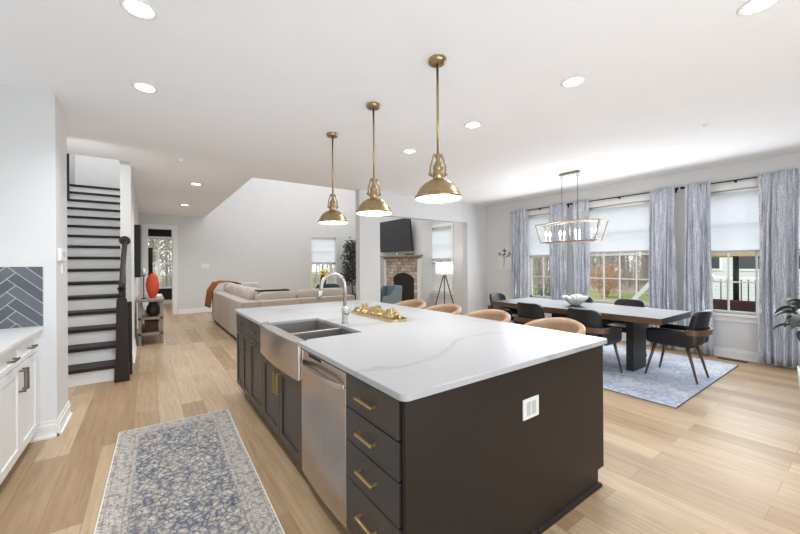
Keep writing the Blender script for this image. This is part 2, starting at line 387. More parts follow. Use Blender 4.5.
# ------------------------------------------------------------------ mesh helpers
class MB:
    def __init__(s): s.v = []; s.f = []
    def add(s, vs_, fs_):
        o = len(s.v); s.v += [tuple(p) for p in vs_]; s.f += [tuple(i + o for i in q) for q in fs_]; return s
    def box(s, x0, x1, y0, y1, z0, z1):
        return s.add([(x0, y0, z0), (x1, y0, z0), (x1, y1, z0), (x0, y1, z0), (x0, y0, z1), (x1, y0, z1), (x1, y1, z1), (x0, y1, z1)],
                     [(0, 3, 2, 1), (4, 5, 6, 7), (0, 1, 5, 4), (1, 2, 6, 5), (2, 3, 7, 6), (3, 0, 4, 7)])
    def hexa(s, b, t):
        """b, t: four corners each, counter-clockwise seen from above"""
        return s.add(list(b) + list(t), [(0, 3, 2, 1), (4, 5, 6, 7), (0, 1, 5, 4), (1, 2, 6, 5), (2, 3, 7, 6), (3, 0, 4, 7)])
    def cyl(s, p0, p1, r0, r1=None, n=16):
        r1 = r0 if r1 is None else r1
        p0 = Vector(p0); p1 = Vector(p1); d = (p1 - p0).normalized()
        u = d.orthogonal().normalized(); w = d.cross(u)
        vs_ = []
        for p, r in ((p0, r0), (p1, r1)):
            for i in range(n):
                a = 2 * PI * i / n; vs_.append(p + (u * math.cos(a) + w * math.sin(a)) * r)
        fs_ = [(i, (i + 1) % n, n + (i + 1) % n, n + i) for i in range(n)] + [tuple(range(n - 1, -1, -1)), tuple(range(n, 2 * n))]
        return s.add(vs_, fs_)
    def lathe(s, prof, c=(0, 0, 0), n=28, closed=False):
        vs_ = []; fs_ = []
        for r, z in prof:
            for i in range(n):
                a = 2 * PI * i / n; vs_.append((c[0] + r * math.cos(a), c[1] + r * math.sin(a), c[2] + z))
        m = len(prof)
        for j in range(m - 1 + (1 if closed else 0)):
            k = (j + 1) % m
            for i in range(n): fs_.append((j * n + i, j * n + (i + 1) % n, k * n + (i + 1) % n, k * n + i))
        if not closed:
            if prof[0][0] > 1e-5: fs_.append(tuple(range(n - 1, -1, -1)))
            if prof[-1][0] > 1e-5: fs_.append(tuple(range((m - 1) * n, m * n)))
        return s.add(vs_, fs_)
    def tube(s, pts, r, n=10, caps=True):
        pts = [Vector(p) for p in pts]; rs = r if isinstance(r, (list, tuple)) else [r] * len(pts)
        t0 = (pts[1] - pts[0]).normalized(); u = t0.orthogonal().normalized(); vs_ = []; fs_ = []
        for i, p in enumerate(pts):
            t = (pts[min(i + 1, len(pts) - 1)] - pts[max(i - 1, 0)]).normalized()
            u = (u - t * u.dot(t)).normalized(); w = t.cross(u)
            for k in range(n):
                a = 2 * PI * k / n; vs_.append(p + (u * math.cos(a) + w * math.sin(a)) * rs[i])
        for j in range(len(pts) - 1):
            for k in range(n): fs_.append((j * n + k, j * n + (k + 1) % n, (j + 1) * n + (k + 1) % n, (j + 1) * n + k))
        if caps: fs_ += [tuple(range(n - 1, -1, -1)), tuple(range((len(pts) - 1) * n, len(pts) * n))]
        return s.add(vs_, fs_)
    def sphere(s, c, r, n=16, m=10, sc=(1, 1, 1)):
        vs_ = [(c[0], c[1], c[2] - r * sc[2])]; fs_ = []
        for j in range(1, m):
            ph = -PI / 2 + PI * j / m
            for i in range(n):
                a = 2 * PI * i / n
                vs_.append((c[0] + r * sc[0] * math.cos(ph) * math.cos(a), c[1] + r * sc[1] * math.cos(ph) * math.sin(a), c[2] + r * sc[2] * math.sin(ph)))
        vs_.append((c[0], c[1], c[2] + r * sc[2])); last = len(vs_) - 1
        for i in range(n): fs_.append((0, 1 + (i + 1) % n, 1 + i))
        for j in range(m - 2):
            for i in range(n): fs_.append((1 + j * n + i, 1 + j * n + (i + 1) % n, 1 + (j + 1) * n + (i + 1) % n, 1 + (j + 1) * n + i))
        for i in range(n): fs_.append((1 + (m - 2) * n + i, 1 + (m - 2) * n + (i + 1) % n, last))
        return s.add(vs_, fs_)
    def pillow(s, x0, x1, y0, y1, z0, z1, p=3.2, n=24, m=14):
        """puffy superellipsoid block"""
        c = ((x0 + x1) / 2, (y0 + y1) / 2, (z0 + z1) / 2); h = ((x1 - x0) / 2, (y1 - y0) / 2, (z1 - z0) / 2)
        o = len(s.v); s.sphere((0, 0, 0), 1, n, m)
        for i in range(o, len(s.v)):
            x, y, z = s.v[i]
            k = (abs(x) ** p + abs(y) ** p + abs(z) ** p) ** (-1 / p)
            s.v[i] = (c[0] + h[0] * x * k, c[1] + h[1] * y * k, c[2] + h[2] * z * k)
        return s
    def prism(s, poly, z0, z1):
        n = len(poly)
        return s.add([(x, y, z0) for x, y in poly] + [(x, y, z1) for x, y in poly],
                     [tuple(range(n - 1, -1, -1)), tuple(range(n, 2 * n))] + [(i, (i + 1) % n, n + (i + 1) % n, n + i) for i in range(n)])
    def prism_x(s, poly, x0, x1):
        """poly in (y, z), extruded along x"""
        n = len(poly)
        return s.add([(x0, y, z) for y, z in poly] + [(x1, y, z) for y, z in poly],
                     [tuple(range(n - 1, -1, -1)), tuple(range(n, 2 * n))] + [(i, (i + 1) % n, n + (i + 1) % n, n + i) for i in range(n)])
    def grid(s, fn, nu, nv, thick=None):
        vs_ = [fn(i / nu, j / nv) for j in range(nv + 1) for i in range(nu + 1)]
        fs_ = [(j * (nu + 1) + i, j * (nu + 1) + i + 1, (j + 1) * (nu + 1) + i + 1, (j + 1) * (nu + 1) + i) for j in range(nv) for i in range(nu)]
        return s.add(vs_, fs_)
    def xf(s, fn):
        s.v = [tuple(fn(*p)) for p in s.v]; return s
    def build(s, name, m, parent=None, world=True, smooth=False, bevel=0.0, solid=0.0, seg=2):
        v = s.v
        me = bpy.data.meshes.new(name)
        if parent is not None:
            r = parent
            while r.parent: r = r.parent
            off = Vector(r.location) if world else Vector((0, 0, 0))
        else:
            lo = [min(p[i] for p in v) for i in range(3)]; hi = [max(p[i] for p in v) for i in range(3)]
            off = Vector(((lo[0] + hi[0]) / 2, (lo[1] + hi[1]) / 2, lo[2])) if world else Vector((0, 0, 0))
        me.from_pydata([tuple(Vector(p) - off) for p in v], [], s.f)
        me.validate(); me.update()
        import bmesh
        b = bmesh.new(); b.from_mesh(me); bmesh.ops.recalc_face_normals(b, faces=b.faces); b.to_mesh(me); b.free()
        ms = m if isinstance(m, (list, tuple)) else [m]
        for k in ms: me.materials.append(MT[k])
        o = bpy.data.objects.new(name, me); COL.objects.link(o)
        if parent is not None: o.parent = parent
        else: o.location = off
        if smooth:
            for q in me.polygons: q.use_smooth = True
        if solid:
            md = o.modifiers.new('thickness', 'SOLIDIFY'); md.thickness = solid; md.offset = 0
        if bevel:
            md = o.modifiers.new('bevel', 'BEVEL'); md.width = bevel; md.segments = seg; md.limit_method = 'ANGLE'; md.angle_limit = math.radians(40)
        return o

def thing(name, label, cat, loc, group=None):
    o = bpy.data.objects.new(name, None); COL.objects.link(o); o.location = loc; o.empty_display_size = 0.1
    return tag(o, label, cat, group)
def tag(o, label, cat, group=None):
    o['label'] = label; o['category'] = cat
    if group: o['group'] = group
    return o
def struct(o, label=None, cat=None):
    o['kind'] = 'structure'
    if label: o['label'] = label; o['category'] = cat
    return o
def copy_tree(o, parent=None):
    c = o.copy(); COL.objects.link(c); c.parent = parent
    for ch in list(o.children): copy_tree(ch, c)
    return c
def box1(name, m, dims, label=None, cat=None, bevel=0.0, group=None):
    o = MB().box(*dims).build(name, m, bevel=bevel)
    if label: tag(o, label, cat, group)
    return o

# ================================================================== the setting
CZ = 2.81          # ceiling height
XW = 6.94          # window wall
YH = 5.75          # header wall between kitchen and family room
YF = 11.6          # far wall
struct(box1('floor', 'floor', (-2.6, 7.08, -2.6, 15.2, -0.2, 0.0)), 'light oak plank floor running through the whole ground level', 'floor')
c_ = MB().box(-2.6, 7.08, -2.6, 5.9, CZ, CZ + 0.3); c_.box(-0.19, 1.4, 5.9, YF, CZ, CZ + 0.3)
struct(c_.build('ceiling', 'ceiling'), 'flat white ceiling over kitchen, dining area and hall', 'ceiling')
struct(box1('ceiling_upper', 'ceiling', (-1.5, 7.08, 5.9, YF + 0.15, 5.45, 5.6)), 'high white ceiling over the family room', 'ceiling')
# left block between kitchen cabinets and stairs
struct(box1('wall_left', 'wall', (-2.6, -0.62, 3.93, 4.42, 0, CZ)), 'white wall block at the end of the kitchen counter', 'wall')
struct(box1('wall_kitchen', 'wall', (-1.55, -1.405, -2.6, 3.93, 0, CZ)), 'white kitchen wall behind the white cabinets', 'wall')
struct(box1('wall_back', 'wall', (-1.55, 7.08, -2.75, -2.6, 0, CZ)), 'white wall behind the camera', 'wall')
struct(box1('wall_stair_left', 'wall', (-1.5, -1.345, 4.42, 10.9, 0, 5.45)), 'white wall along the far side of the stairs', 'wall')
struct(box1('wall_stair_right', 'wall', (-0.31, -0.19, 6.12, YF, 0, CZ)), 'white wall between stairs and hall', 'wall')
struct(box1('wall_stair_upper', 'wall', (-0.31, -0.19, 5.9, YF, CZ, 5.45)), 'white upper wall above the stairs', 'wall')
struct(box1('wall_landing', 'wall', (-1.345, -0.31, 10.6, 10.75, 2.8, 5.45)), 'white wall at the top of the stairs', 'wall')
struct(box1('wall_upper', 'wall', (1.4, 6.94, 5.75, 5.9, CZ + 0.3, 5.45)), 'upper wall above the family room opening', 'wall')
struct(box1('wall_upper_left', 'wall', (1.25, 1.4, 5.9, YF, CZ + 0.3, 5.45)), 'upper hall wall above the family room', 'wall')

def wall_x(name, x0, x1, y0, y1, z0, z1, holes, label):
    """wall in the YZ plane with rectangular holes (ya, yb, za, zb)"""
    mb = MB(); ys = sorted({y0, y1} | {h[0] for h in holes} | {h[1] for h in holes})
    for a, b in zip(ys, ys[1:]):
        hs = sorted([h for h in holes if h[0] <= a + 1e-6 and h[1] >= b - 1e-6], key=lambda h: h[2]); z = z0
        for h in hs:
            if h[2] > z: mb.box(x0, x1, a, b, z, h[2])
            z = h[3]
        if z < z1: mb.box(x0, x1, a, b, z, z1)
    return struct(mb.build(name, 'wall'), label, 'wall')
def wall_y(name, y0, y1, x0, x1, z0, z1, holes, label, m='wall'):
    mb = MB(); xs = sorted({x0, x1} | {h[0] for h in holes} | {h[1] for h in holes})
    for a, b in zip(xs, xs[1:]):
        hs = sorted([h for h in holes if h[0] <= a + 1e-6 and h[1] >= b - 1e-6], key=lambda h: h[2]); z = z0
        for h in hs:
            if h[2] > z: mb.box(a, b, y0, y1, z, h[2])
            z = h[3]
        if z < z1: mb.box(a, b, y0, y1, z, z1)
    return struct(mb.build(name, m), label, 'wall')

W1 = (3.98, 4.60, 0.64, 2.44); W2 = (2.24, 3.38, 0.64, 2.44); W3 = (0.46, 1.70, 0.64, 2.44); W4 = (6.98, 7.88, 0.55, 2.44)
WU = (6.9, 10.6, 3.3, 5.0)
wall_x('wall_right', XW, XW + 0.14, -2.6, YF + 0.15, 0, 5.45, [W1, W2, W3, W4, WU], 'long white window wall of the dining area and family room')
wall_y('wall_header', YH, YH + 0.15, 3.30, XW, 0, CZ, [(3.76, 6.24, 0, 2.36)], 'white wall with the wide opening to the family room')
GW = (4.72, 5.66, 0.46, 2.36)
DR = (0.0, 0.575, 0, 2.40)
wall_y('wall_far', YF, YF + 0.15, -0.31, XW, 0, 5.45, [DR, GW], 'far white wall behind the sofa and hall doorway')
# study beyond the doorway
SW = (-0.16, 0.80, 0.58, 2.36)
wall_y('wall_study_back', 15.0, 15.15, -1.2, 2.4, 0, 2.75, [SW], 'dark painted wall of the study', 'navy')
struct(box1('wall_study_left', 'navy', (-1.3, -1.2, YF + 0.15, 15.15, 0, 2.75)), 'dark side wall of the study', 'wall')
struct(box1('wall_study_right', 'navy', (2.4, 2.5, YF + 0.15, 15.15, 0, 2.75)), 'dark right wall of the study', 'wall')
struct(box1('ceiling_study', 'ceiling', (-1.3, 2.5, YF + 0.15, 15.15, 2.75, 2.85)), 'study ceiling', 'ceiling')

def baseboard(name, path, h=0.135, t=0.016):
    """moulded skirting along a floor path; the room side is to the right of the path"""
    mb = MB()
    for (ax, ay), (bx, by) in zip(path, path[1:]):
        d = Vector((bx - ax, by - ay)).normalized(); nrm = Vector((d.y, -d.x))
        def strip(t0, z0, z1, e):
            p = [(ax - d.x * e, ay - d.y * e), (bx + d.x * e, by + d.y * e)]
            q = [(x + nrm.x * t0, y + nrm.y * t0) for x, y in p]
            b = [p[0], q[0], q[1], p[1]]
            mb.hexa([(x, y, z0) for x, y in b], [(x, y, z1) for x, y in b])
        strip(t, 0.0, h * 0.78, 0); strip(t * 0.6, h * 0.78, h, 0); strip(t * 1.9, 0.0, 0.02, 0)
    return struct(mb.build(name, 'trim', bevel=0.002), 'white moulded baseboard', 'baseboard')
baseboard('baseboard_left', [(-0.62, 4.42), (-0.62, 3.93), (-0.79, 3.93)][::-1])
baseboard('baseboard_right', [(XW, 5.75), (XW, -2.6)])
baseboard('baseboard_far', [(0.71, YF), (XW, YF)])
baseboard('baseboard_header', [(6.24, YH), (XW, YH)])
baseboard('baseboard_pillar', [(3.30, YH + 0.15), (3.30, YH), (3.76, YH)])
baseboard('baseboard_hall', [(-0.19, 6.12), (-0.19, YF)])
baseboard('baseboard_study', [(-1.2, 15.0), (2.4, 15.0)])

# doorway casing
d1 = thing('door_1', 'white cased doorway at the end of the hall', 'doorway', (0.29, YF, 0)); struct(d1)
mb = MB().box(-0.115, 0.0, YF - 0.022, YF, 0, 2.50).box(0.575, 0.69, YF - 0.022, YF, 0, 2.50).box(-0.115, 0.69, YF - 0.024, YF, 2.40, 2.52)
mb.build('casing', 'trim', d1, bevel=0.004)
MB().box(0.0, 0.012, YF, YF + 0.15, 0, 2.40).box(0.563, 0.575, YF, YF + 0.15, 0, 2.40).build('jamb', 'trim', d1)

def win_x(idx, hole, cols, shade_z, label, slabel, blinds=False, sgroup=None):
    ya, yb, za, zb = hole
    r = thing('window_%d' % idx, label, 'window', (XW, (ya + yb) / 2, za)); struct(r)
    mb = MB()
    mb.box(XW - 0.02, XW, ya - 0.075, ya, za, zb).box(XW - 0.02, XW, yb, yb + 0.075, za, zb).box(XW - 0.022, XW, ya - 0.085, yb + 0.085, zb, zb + 0.085)
    mb.build('casing', 'trim', r, bevel=0.004)
    MB().box(XW - 0.055, XW + 0.1, ya - 0.095, yb + 0.095, za - 0.03, za).box(XW - 0.018, XW, ya - 0.075, yb + 0.075, za - 0.11, za - 0.03).build('sill', 'trim', r, bevel=0.004)
    mid = (za + zb) / 2; x0 = XW + 0.06
    for nm, z0, z1, xo in (('lower_sash', za, mid + 0.02, 0.0), ('upper_sash', mid - 0.02, zb, 0.03)):
        s = MB(); t = 0.04; xx = x0 + xo
        s.box(xx, xx + 0.03, ya, ya + t, z0, z1).box(xx, xx + 0.03, yb - t, yb, z0, z1).box(xx, xx + 0.03, ya, yb, z0, z0 + t).box(xx, xx + 0.03, ya, yb, z1 - t, z1)
        sash = s.build(nm, 'trim', r)
        g = MB(); w = (yb - ya - 2 * t) / cols
        for k in range(1, cols): g.box(xx + 0.004, xx + 0.026, ya + t + k * w - 0.010, ya + t + k * w + 0.010, z0 + t, z1 - t)
        g.box(xx + 0.005, xx + 0.025, ya + t, yb - t, (z0 + z1) / 2 - 0.010, (z0 + z1) / 2 + 0.010)
        g.build('muntin', 'trim', sash)
        MB().box(xx + 0.013, xx + 0.017, ya + t, yb - t, z0 + t, z1 - t).build('pane', 'glass', sash)
    sh = thing('roller_shade', slabel, 'shade', (XW + 0.02, (ya + yb) / 2, shade_z), sgroup)
    MB().box(XW + 0.022, XW + 0.025, ya + 0.012, yb - 0.012, shade_z, zb - 0.03).build('fabric', 'shade', sh)
    MB().box(XW + 0.016, XW + 0.031, ya + 0.012, yb - 0.012, shade_z - 0.028, shade_z).build('hem_bar', 'grey_fabric', sh, bevel=0.003)
    MB().cyl((XW + 0.03, ya + 0.005, zb - 0.03), (XW + 0.03, yb - 0.005, zb - 0.03), 0.022).build('roller', 'trim', sh, smooth=True)
    return r
win_x(1, W1, 2, 1.56, 'narrow white window behind the far end of the dining table', 'white roller shade of the narrow window beside the flower picture')
win_x(2, W2, 4, 1.60, 'wide white window in the middle of the dining wall', 'white roller shade of the wide middle dining window')
win_x(3, W3, 4, 1.56, 'white window nearest the camera looking on to the patio', 'white roller shade above the view of the patio umbrella')
w4 = win_x(4, W4, 3, 1.54, 'white window beside the fireplace', 'white roller shade on the window behind the tripod lamp')
bl = thing('slat_blind', 'white slatted blind in the window behind the tripod lamp', 'blind', (XW + 0.045, 7.45, 0.56))
mb = MB()
for k in range(18):
    z = 0.60 + k * 0.045; mb.add([(XW + 0.034, 7.03, z), (XW + 0.034, 7.87, z), (XW + 0.052, 7.87, z + 0.036), (XW + 0.052, 7.03, z + 0.036)], [(0, 1, 2, 3)])
mb.build('slats', 'trim', bl, solid=0.003)
MB().box(XW + 0.034, XW + 0.055, 7.03, 7.87, 1.40, 1.44).build('head_rail', 'trim', bl)

def win_y(idx, Y, hole, cols, shade_z, label, slabel=None, frame='trim'):
    xa, xb, za, zb = hole
    r = thing('window_%d' % idx, label, 'window', ((xa + xb) / 2, Y, za)); struct(r)
    mb = MB()
    if Y < 14:
        mb.box(xa - 0.02, xa, Y - 0.012, Y, za, zb).box(xb, xb + 0.02, Y - 0.012, Y, za, zb).box(xa - 0.02, xb + 0.02, Y - 0.012, Y, zb, zb + 0.02)
    else:
        mb.box(xa - 0.06, xa, Y - 0.02, Y, za, zb).box(xb, xb + 0.06, Y - 0.02, Y, za, zb).box(xa - 0.06, xb + 0.06, Y - 0.02, Y, zb, zb + 0.06)
    mb.build('casing', frame, r)
    MB().box(xa - 0.07, xb + 0.07, Y - 0.05, Y + 0.1, za - 0.035, za).build('sill', 'trim', r, bevel=0.004)
    mid = (za + zb) / 2
    for nm, z0, z1, yo in (('lower_sash', za, mid + 0.02, 0.0), ('upper_sash', mid - 0.02, zb, 0.03)):
        s = MB(); t = 0.04; yy = Y + 0.06 + yo
        s.box(xa, xa + t, yy, yy + 0.03, z0, z1).box(xb - t, xb, yy, yy + 0.03, z0, z1).box(xa, xb, yy, yy + 0.03, z0, z0 + t).box(xa, xb, yy, yy + 0.03, z1 - t, z1)
        sash = s.build(nm, 'trim', r)
        g = MB(); w = (xb - xa - 2 * t) / cols
        for k in range(1, cols): g.box(xa + t + k * w - 0.011, xa + t + k * w + 0.011, yy + 0.004, yy + 0.026, z0 + t, z1 - t)
        g.box(xa + t, xb - t, yy + 0.005, yy + 0.025, (z0 + z1) / 2 - 0.011, (z0 + z1) / 2 + 0.011)
        g.build('muntin', 'trim', sash)
        MB().box(xa + t, xb - t, yy + 0.013, yy + 0.017, z0 + t, z1 - t).build('pane', 'glass', sash)
    if slabel:
        sh = thing('roller_shade', slabel, 'shade', ((xa + xb) / 2, Y + 0.02, shade_z))
        MB().box(xa + 0.012, xb - 0.012, Y + 0.022, Y + 0.025, shade_z, zb - 0.03).build('fabric', 'shade', sh)
        MB().box(xa + 0.012, xb - 0.012, Y + 0.016, Y + 0.031, shade_z - 0.028, shade_z).build('hem_bar', 'grey_fabric', sh)
    return r
win_y(5, YF, GW, 3, 1.46, 'white window in the far wall beside the tall plant', 'white roller shade on the far window beside the tall plant')
win_y(6, 15.0, SW, 2, 0, 'white window in the dark study seen through the doorway')

# ================================================================== kitchen island
IX0, IX1, IY0, IY1 = 0.772, 2.417, 1.030, 4.113       # worktop edges
FX = 0.797                                             # cabinet face plane
EY = 1.055                                             # end panel plane
BX = 2.387
# worktop with the sink cut-out (open at the apron front)
SY0, SY1, SX1 = 2.165, 2.985, 1.26
def rounded(poly, r=0.03, only=None):
    out = []
    n = len(poly)
    for i, p in enumerate(poly):
        if only is not None and i not in only: out.append(p); continue
        a = Vector(poly[i - 1]); b = Vector(p); c = Vector(poly[(i + 1) % n])
        d0 = (a - b).normalized(); d1_ = (c - b).normalized(); q0 = b + d0 * r; q1 = b + d1_ * r; cc = b + (d0 + d1_) * r
        for k in range(7):
            t = k / 6.0; v = (q0 - cc) * (1 - t) + (q1 - cc) * t; v = v.normalized() * r
            out.append(tuple(cc + v))
    return out
poly = [(IX0, IY0), (IX1, IY0), (IX1, IY1), (IX0, IY1), (IX0, 3.039), (0.838, 3.039), (0.838, SY1), (SX1, SY1), (SX1, SY0), (0.838, SY0), (0.838, 2.131), (IX0, 2.131)]
ct = MB().prism(rounded(poly, 0.035, {0, 1, 2, 3}), 0.885, 0.915).build('island_worktop', 'quartz', bevel=0.005)
tag(ct, 'large white veined quartz worktop on the dark kitchen island', 'worktop')

def shaker(name, dims_y, dims_z, root, rail=0.055, m='island'):
    """door or drawer front on the FX face with a recessed panel"""
    y0, y1 = dims_y; z0, z1 = dims_z; x0 = FX - 0.004
    mb = MB().box(x0, x0 + 0.018, y0, y0 + rail, z0, z1).box(x0, x0 + 0.018, y1 - rail, y1, z0, z1)
    mb.box(x0, x0 + 0.018, y0 + rail, y1 - rail, z0, z0 + rail).box(x0, x0 + 0.018, y0 + rail, y1 - rail, z1 - rail, z1)
    mb.box(x0 + 0.009, x0 + 0.018, y0 + rail, y1 - rail, z0 + rail, z1 - rail)
    return mb.build(name, m, root, bevel=0.0015)
def slab(name, dims_y, dims_z, root, m='island'):
    return MB().box(FX - 0.006, FX + 0.014, dims_y[0], dims_y[1], dims_z[0], dims_z[1]).build(name, m, root, bevel=0.002)
def pull_h(root, y, z, L=0.13, m='brass_pull'):
    x = FX - 0.006
    return MB().box(x - 0.034, x - 0.022, y - L / 2, y + L / 2, z - 0.006, z + 0.006).box(x - 0.026, x, y - L / 2, y - L / 2 + 0.012, z - 0.006, z + 0.006).box(x - 0.026, x, y + L / 2 - 0.012, y + L / 2, z - 0.006, z + 0.006).build('handle', m, root, bevel=0.0015)
def pull_v(root, y, z, L=0.16, m='brass_pull'):
    x = FX - 0.004
    return MB().box(x - 0.034, x - 0.022, y - 0.006, y + 0.006, z - L / 2, z + L / 2).box(x - 0.026, x, y - 0.006, y + 0.006, z - L / 2, z - L / 2 + 0.012).box(x - 0.026, x, y - 0.006, y + 0.006, z + L / 2 - 0.012, z + L / 2).build('handle', m, root, bevel=0.0015)
def island_cab(name, label, y0, y1, ztop=0.885):
    r = thing(name, label, 'cabinet', (1.1, (y0 + y1) / 2, 0))
    MB().box(FX + 0.02, 1.40, y0 + 0.001, y1 - 0.001, 0.10, ztop - 0.002).build('body', 'shadow', r)
    MB().box(FX + 0.075, 1.40, y0 + 0.001, y1 - 0.001, 0.0, 0.10).build('toe_kick', 'island_dark', r)
    return r
YA, YB, YC, YD, YE, YZ = 1.080, 1.525, 2.130, 3.040, 3.500, 4.085
a = island_cab('drawer_cabinet', 'dark island drawer unit with four brass pulls at the near corner', YA, YB)
zs = [(0.715, 0.872), (0.555, 0.708), (0.375, 0.548), (0.115, 0.368)]
for k, (z0, z1) in enumerate(zs):
    d = slab('drawer', (YA + 0.012, YB - 0.004), (z0, z1), a)
    pull_h(d, (YA + YB) / 2 + 0.01, (z0 + z1) / 2 + (0.005 if k < 3 else 0.02), 0.14)
s_ = island_cab('sink_cabinet', 'dark two-door cabinet below the steel apron sink', YC, YD, 0.655)
ym = (YC + YD) / 2
dl = shaker('door', (YC + 0.004, ym - 0.002), (0.115, 0.648), s_, 0.06); pull_v(dl, ym - 0.035, 0.53)
dr = shaker('door', (ym + 0.002, YD - 0.004), (0.115, 0.648), s_, 0.06); pull_v(dr, ym + 0.035, 0.53)
t_ = island_cab('pull_out_cabinet', 'dark narrow island cabinet just past the steel sink', YD, YE)
d = slab('drawer', (YD + 0.004, YE - 0.004), (0.715, 0.872), t_); pull_h(d, (YD + YE) / 2, 0.79, 0.13, 'bronze')
d = shaker('door', (YD + 0.004, YE - 0.004), (0.115, 0.708), t_, 0.06); pull_h(d, (YD + YE) / 2, 0.68, 0.13, 'bronze')
e_ = island_cab('end_cabinet', 'dark island cabinet at the far end nearest the sofa', YE, YZ)
d = slab('drawer', (YE + 0.004, YZ - 0.004), (0.715, 0.872), e_); pull_h(d, (YE + YZ) / 2, 0.79, 0.13, 'bronze')
ym = (YE + YZ) / 2
d = shaker('door', (YE + 0.004, ym - 0.002), (0.115, 0.708), e_, 0.05); pull_v(d, ym - 0.03, 0.60, 0.14, 'bronze')
d = shaker('door', (ym + 0.002, YZ - 0.004), (0.115, 0.708), e_, 0.05)
# end panel facing the camera with its toe notch, and the seating side
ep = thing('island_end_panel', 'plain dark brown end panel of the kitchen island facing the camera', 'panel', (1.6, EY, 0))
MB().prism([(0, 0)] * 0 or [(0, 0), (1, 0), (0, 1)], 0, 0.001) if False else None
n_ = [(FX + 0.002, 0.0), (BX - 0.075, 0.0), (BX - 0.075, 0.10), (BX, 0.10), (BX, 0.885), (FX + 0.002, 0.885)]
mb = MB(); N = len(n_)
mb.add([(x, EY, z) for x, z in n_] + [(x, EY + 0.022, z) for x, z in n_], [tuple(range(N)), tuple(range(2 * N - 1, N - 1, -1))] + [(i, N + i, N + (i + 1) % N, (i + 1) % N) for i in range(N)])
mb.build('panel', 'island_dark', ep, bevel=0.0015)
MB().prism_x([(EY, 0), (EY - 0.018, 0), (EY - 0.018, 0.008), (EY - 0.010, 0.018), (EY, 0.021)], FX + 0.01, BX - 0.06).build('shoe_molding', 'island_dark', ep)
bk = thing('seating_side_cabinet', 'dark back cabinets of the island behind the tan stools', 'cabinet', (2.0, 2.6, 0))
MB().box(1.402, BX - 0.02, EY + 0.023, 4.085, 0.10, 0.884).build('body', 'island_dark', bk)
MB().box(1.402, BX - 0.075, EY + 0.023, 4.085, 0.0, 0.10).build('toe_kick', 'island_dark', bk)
for k in range(4):
    y0 = 1.09 + k * 0.748
    MB().box(BX - 0.02, BX, y0, y0 + 0.74, 0.112, 0.876).build('door', 'island', bk, bevel=0.002)
o = thing('wall_outlet', 'white double outlet plate on the dark island end panel', 'outlet', (1.6, EY, 0.664))
MB().box(1.532, 1.668, EY - 0.006, EY, 0.612, 0.716).build('plate', 'outlet_plastic', o, bevel=0.003)
MB().box(1.562, 1.594, EY - 0.008, EY - 0.006, 0.630, 0.698).build('receptacle', 'outlet_grey', o, bevel=0.001)
MB().box(1.606, 1.638, EY - 0.008, EY - 0.006, 0.630, 0.698).build('receptacle', 'outlet_grey', o, bevel=0.001)

# dishwasher
dw = thing('dishwasher', 'stainless steel dishwasher with curved bar handle in the island', 'dishwasher', (1.1, (YB + YC) / 2, 0))
y0, y1 = YB + 0.004, YC - 0.004
def bowed(mb, x, bulge, ya, yb, z0, z1, depth, n=14):
    """panel whose front bows toward -X"""
    P = []
    for i in range(n + 1):
        t = i / n; P.append((x - bulge * (1 - (2 * t - 1) ** 2), ya + (yb - ya) * t))
    return mb.prism(P + [(x + depth, yb), (x + depth, ya)], z0, z1)
bowed(MB(), FX - 0.006, 0.012, y0, y1, 0.105, 0.79, 0.04).build('door', 'steel', dw, bevel=0.003)
MB().box(FX - 0.002, FX + 0.03, y0, y1, 0.79, 0.866).build('control_panel', 'steel', dw, bevel=0.003)
MB().box(FX - 0.003, FX, y0 + 0.3, y1 - 0.12, 0.846, 0.862).build('control_slot', 'shadow', dw)
hp = [(FX - 0.01 - 0.052 * (1 - abs(2 * k / 14 - 1) ** 2.6), y0 + 0.012 + (y1 - y0 - 0.024) * k / 14) for k in range(15)]
q = [(x + 0.012, y) for x, y in hp]
MB().prism(hp + q[::-1], 0.776, 0.806).build('handle', 'steel', dw, bevel=0.004)
MB().box(FX + 0.04, 1.40, y0, y1, 0.10, 0.87).build('tub', 'shadow', dw)
MB().box(FX + 0.07, FX + 0.09, y0, y1, 0.0, 0.10).build('toe_kick', 'shadow', dw)

# farmhouse sink
sk = thing('farmhouse_sink', 'stainless double-bowl apron sink set into the white island worktop', 'sink', (1.0, 2.58, 0.66))
ya, yb = YC + 0.004, YD - 0.004
mb = MB(); bowed(mb, FX - 0.022, 0.022, ya, yb, 0.66, 0.902, 0.047)
mb.build('apron', 'steel', sk, bevel=0.008)
def bowl(y0, y1):
    x0, x1 = FX + 0.045, SX1 + 0.01; z0, z1 = 0.68, 0.884; t = 0.006
    b = MB().box(x0, x1, y0, y1, z0, z0 + t).box(x0, x0 + t, y0, y1, z0, z1).box(x1 - t, x1, y0, y1, z0, z1).box(x0, x1, y0, y0 + t, z0, z1).box(x0, x1, y1 - t, y1, z0, z1)
    o_ = b.build('bowl', 'basin', sk)
    MB().lathe([(0.0, 0), (0.045, 0), (0.045, 0.004), (0.03, 0.006), (0, 0.004)], ((x0 + x1) / 2, (y0 + y1) / 2, z0 + t), 20).build('drain', 'nickel', o_, smooth=True)
ymid = 2.52
bowl(SY0 - 0.008, ymid - 0.012); bowl(ymid + 0.012, SY1 + 0.008)
MB().box(FX + 0.02, SX1, ymid - 0.0125, ymid + 0.0125, 0.84, 0.893).build('divider', 'steel', sk, bevel=0.004)
MB().box(FX + 0.018, FX + 0.05, ya + 0.03, yb - 0.03, 0.884, 0.902).build('rim', 'steel', sk, bevel=0.003)

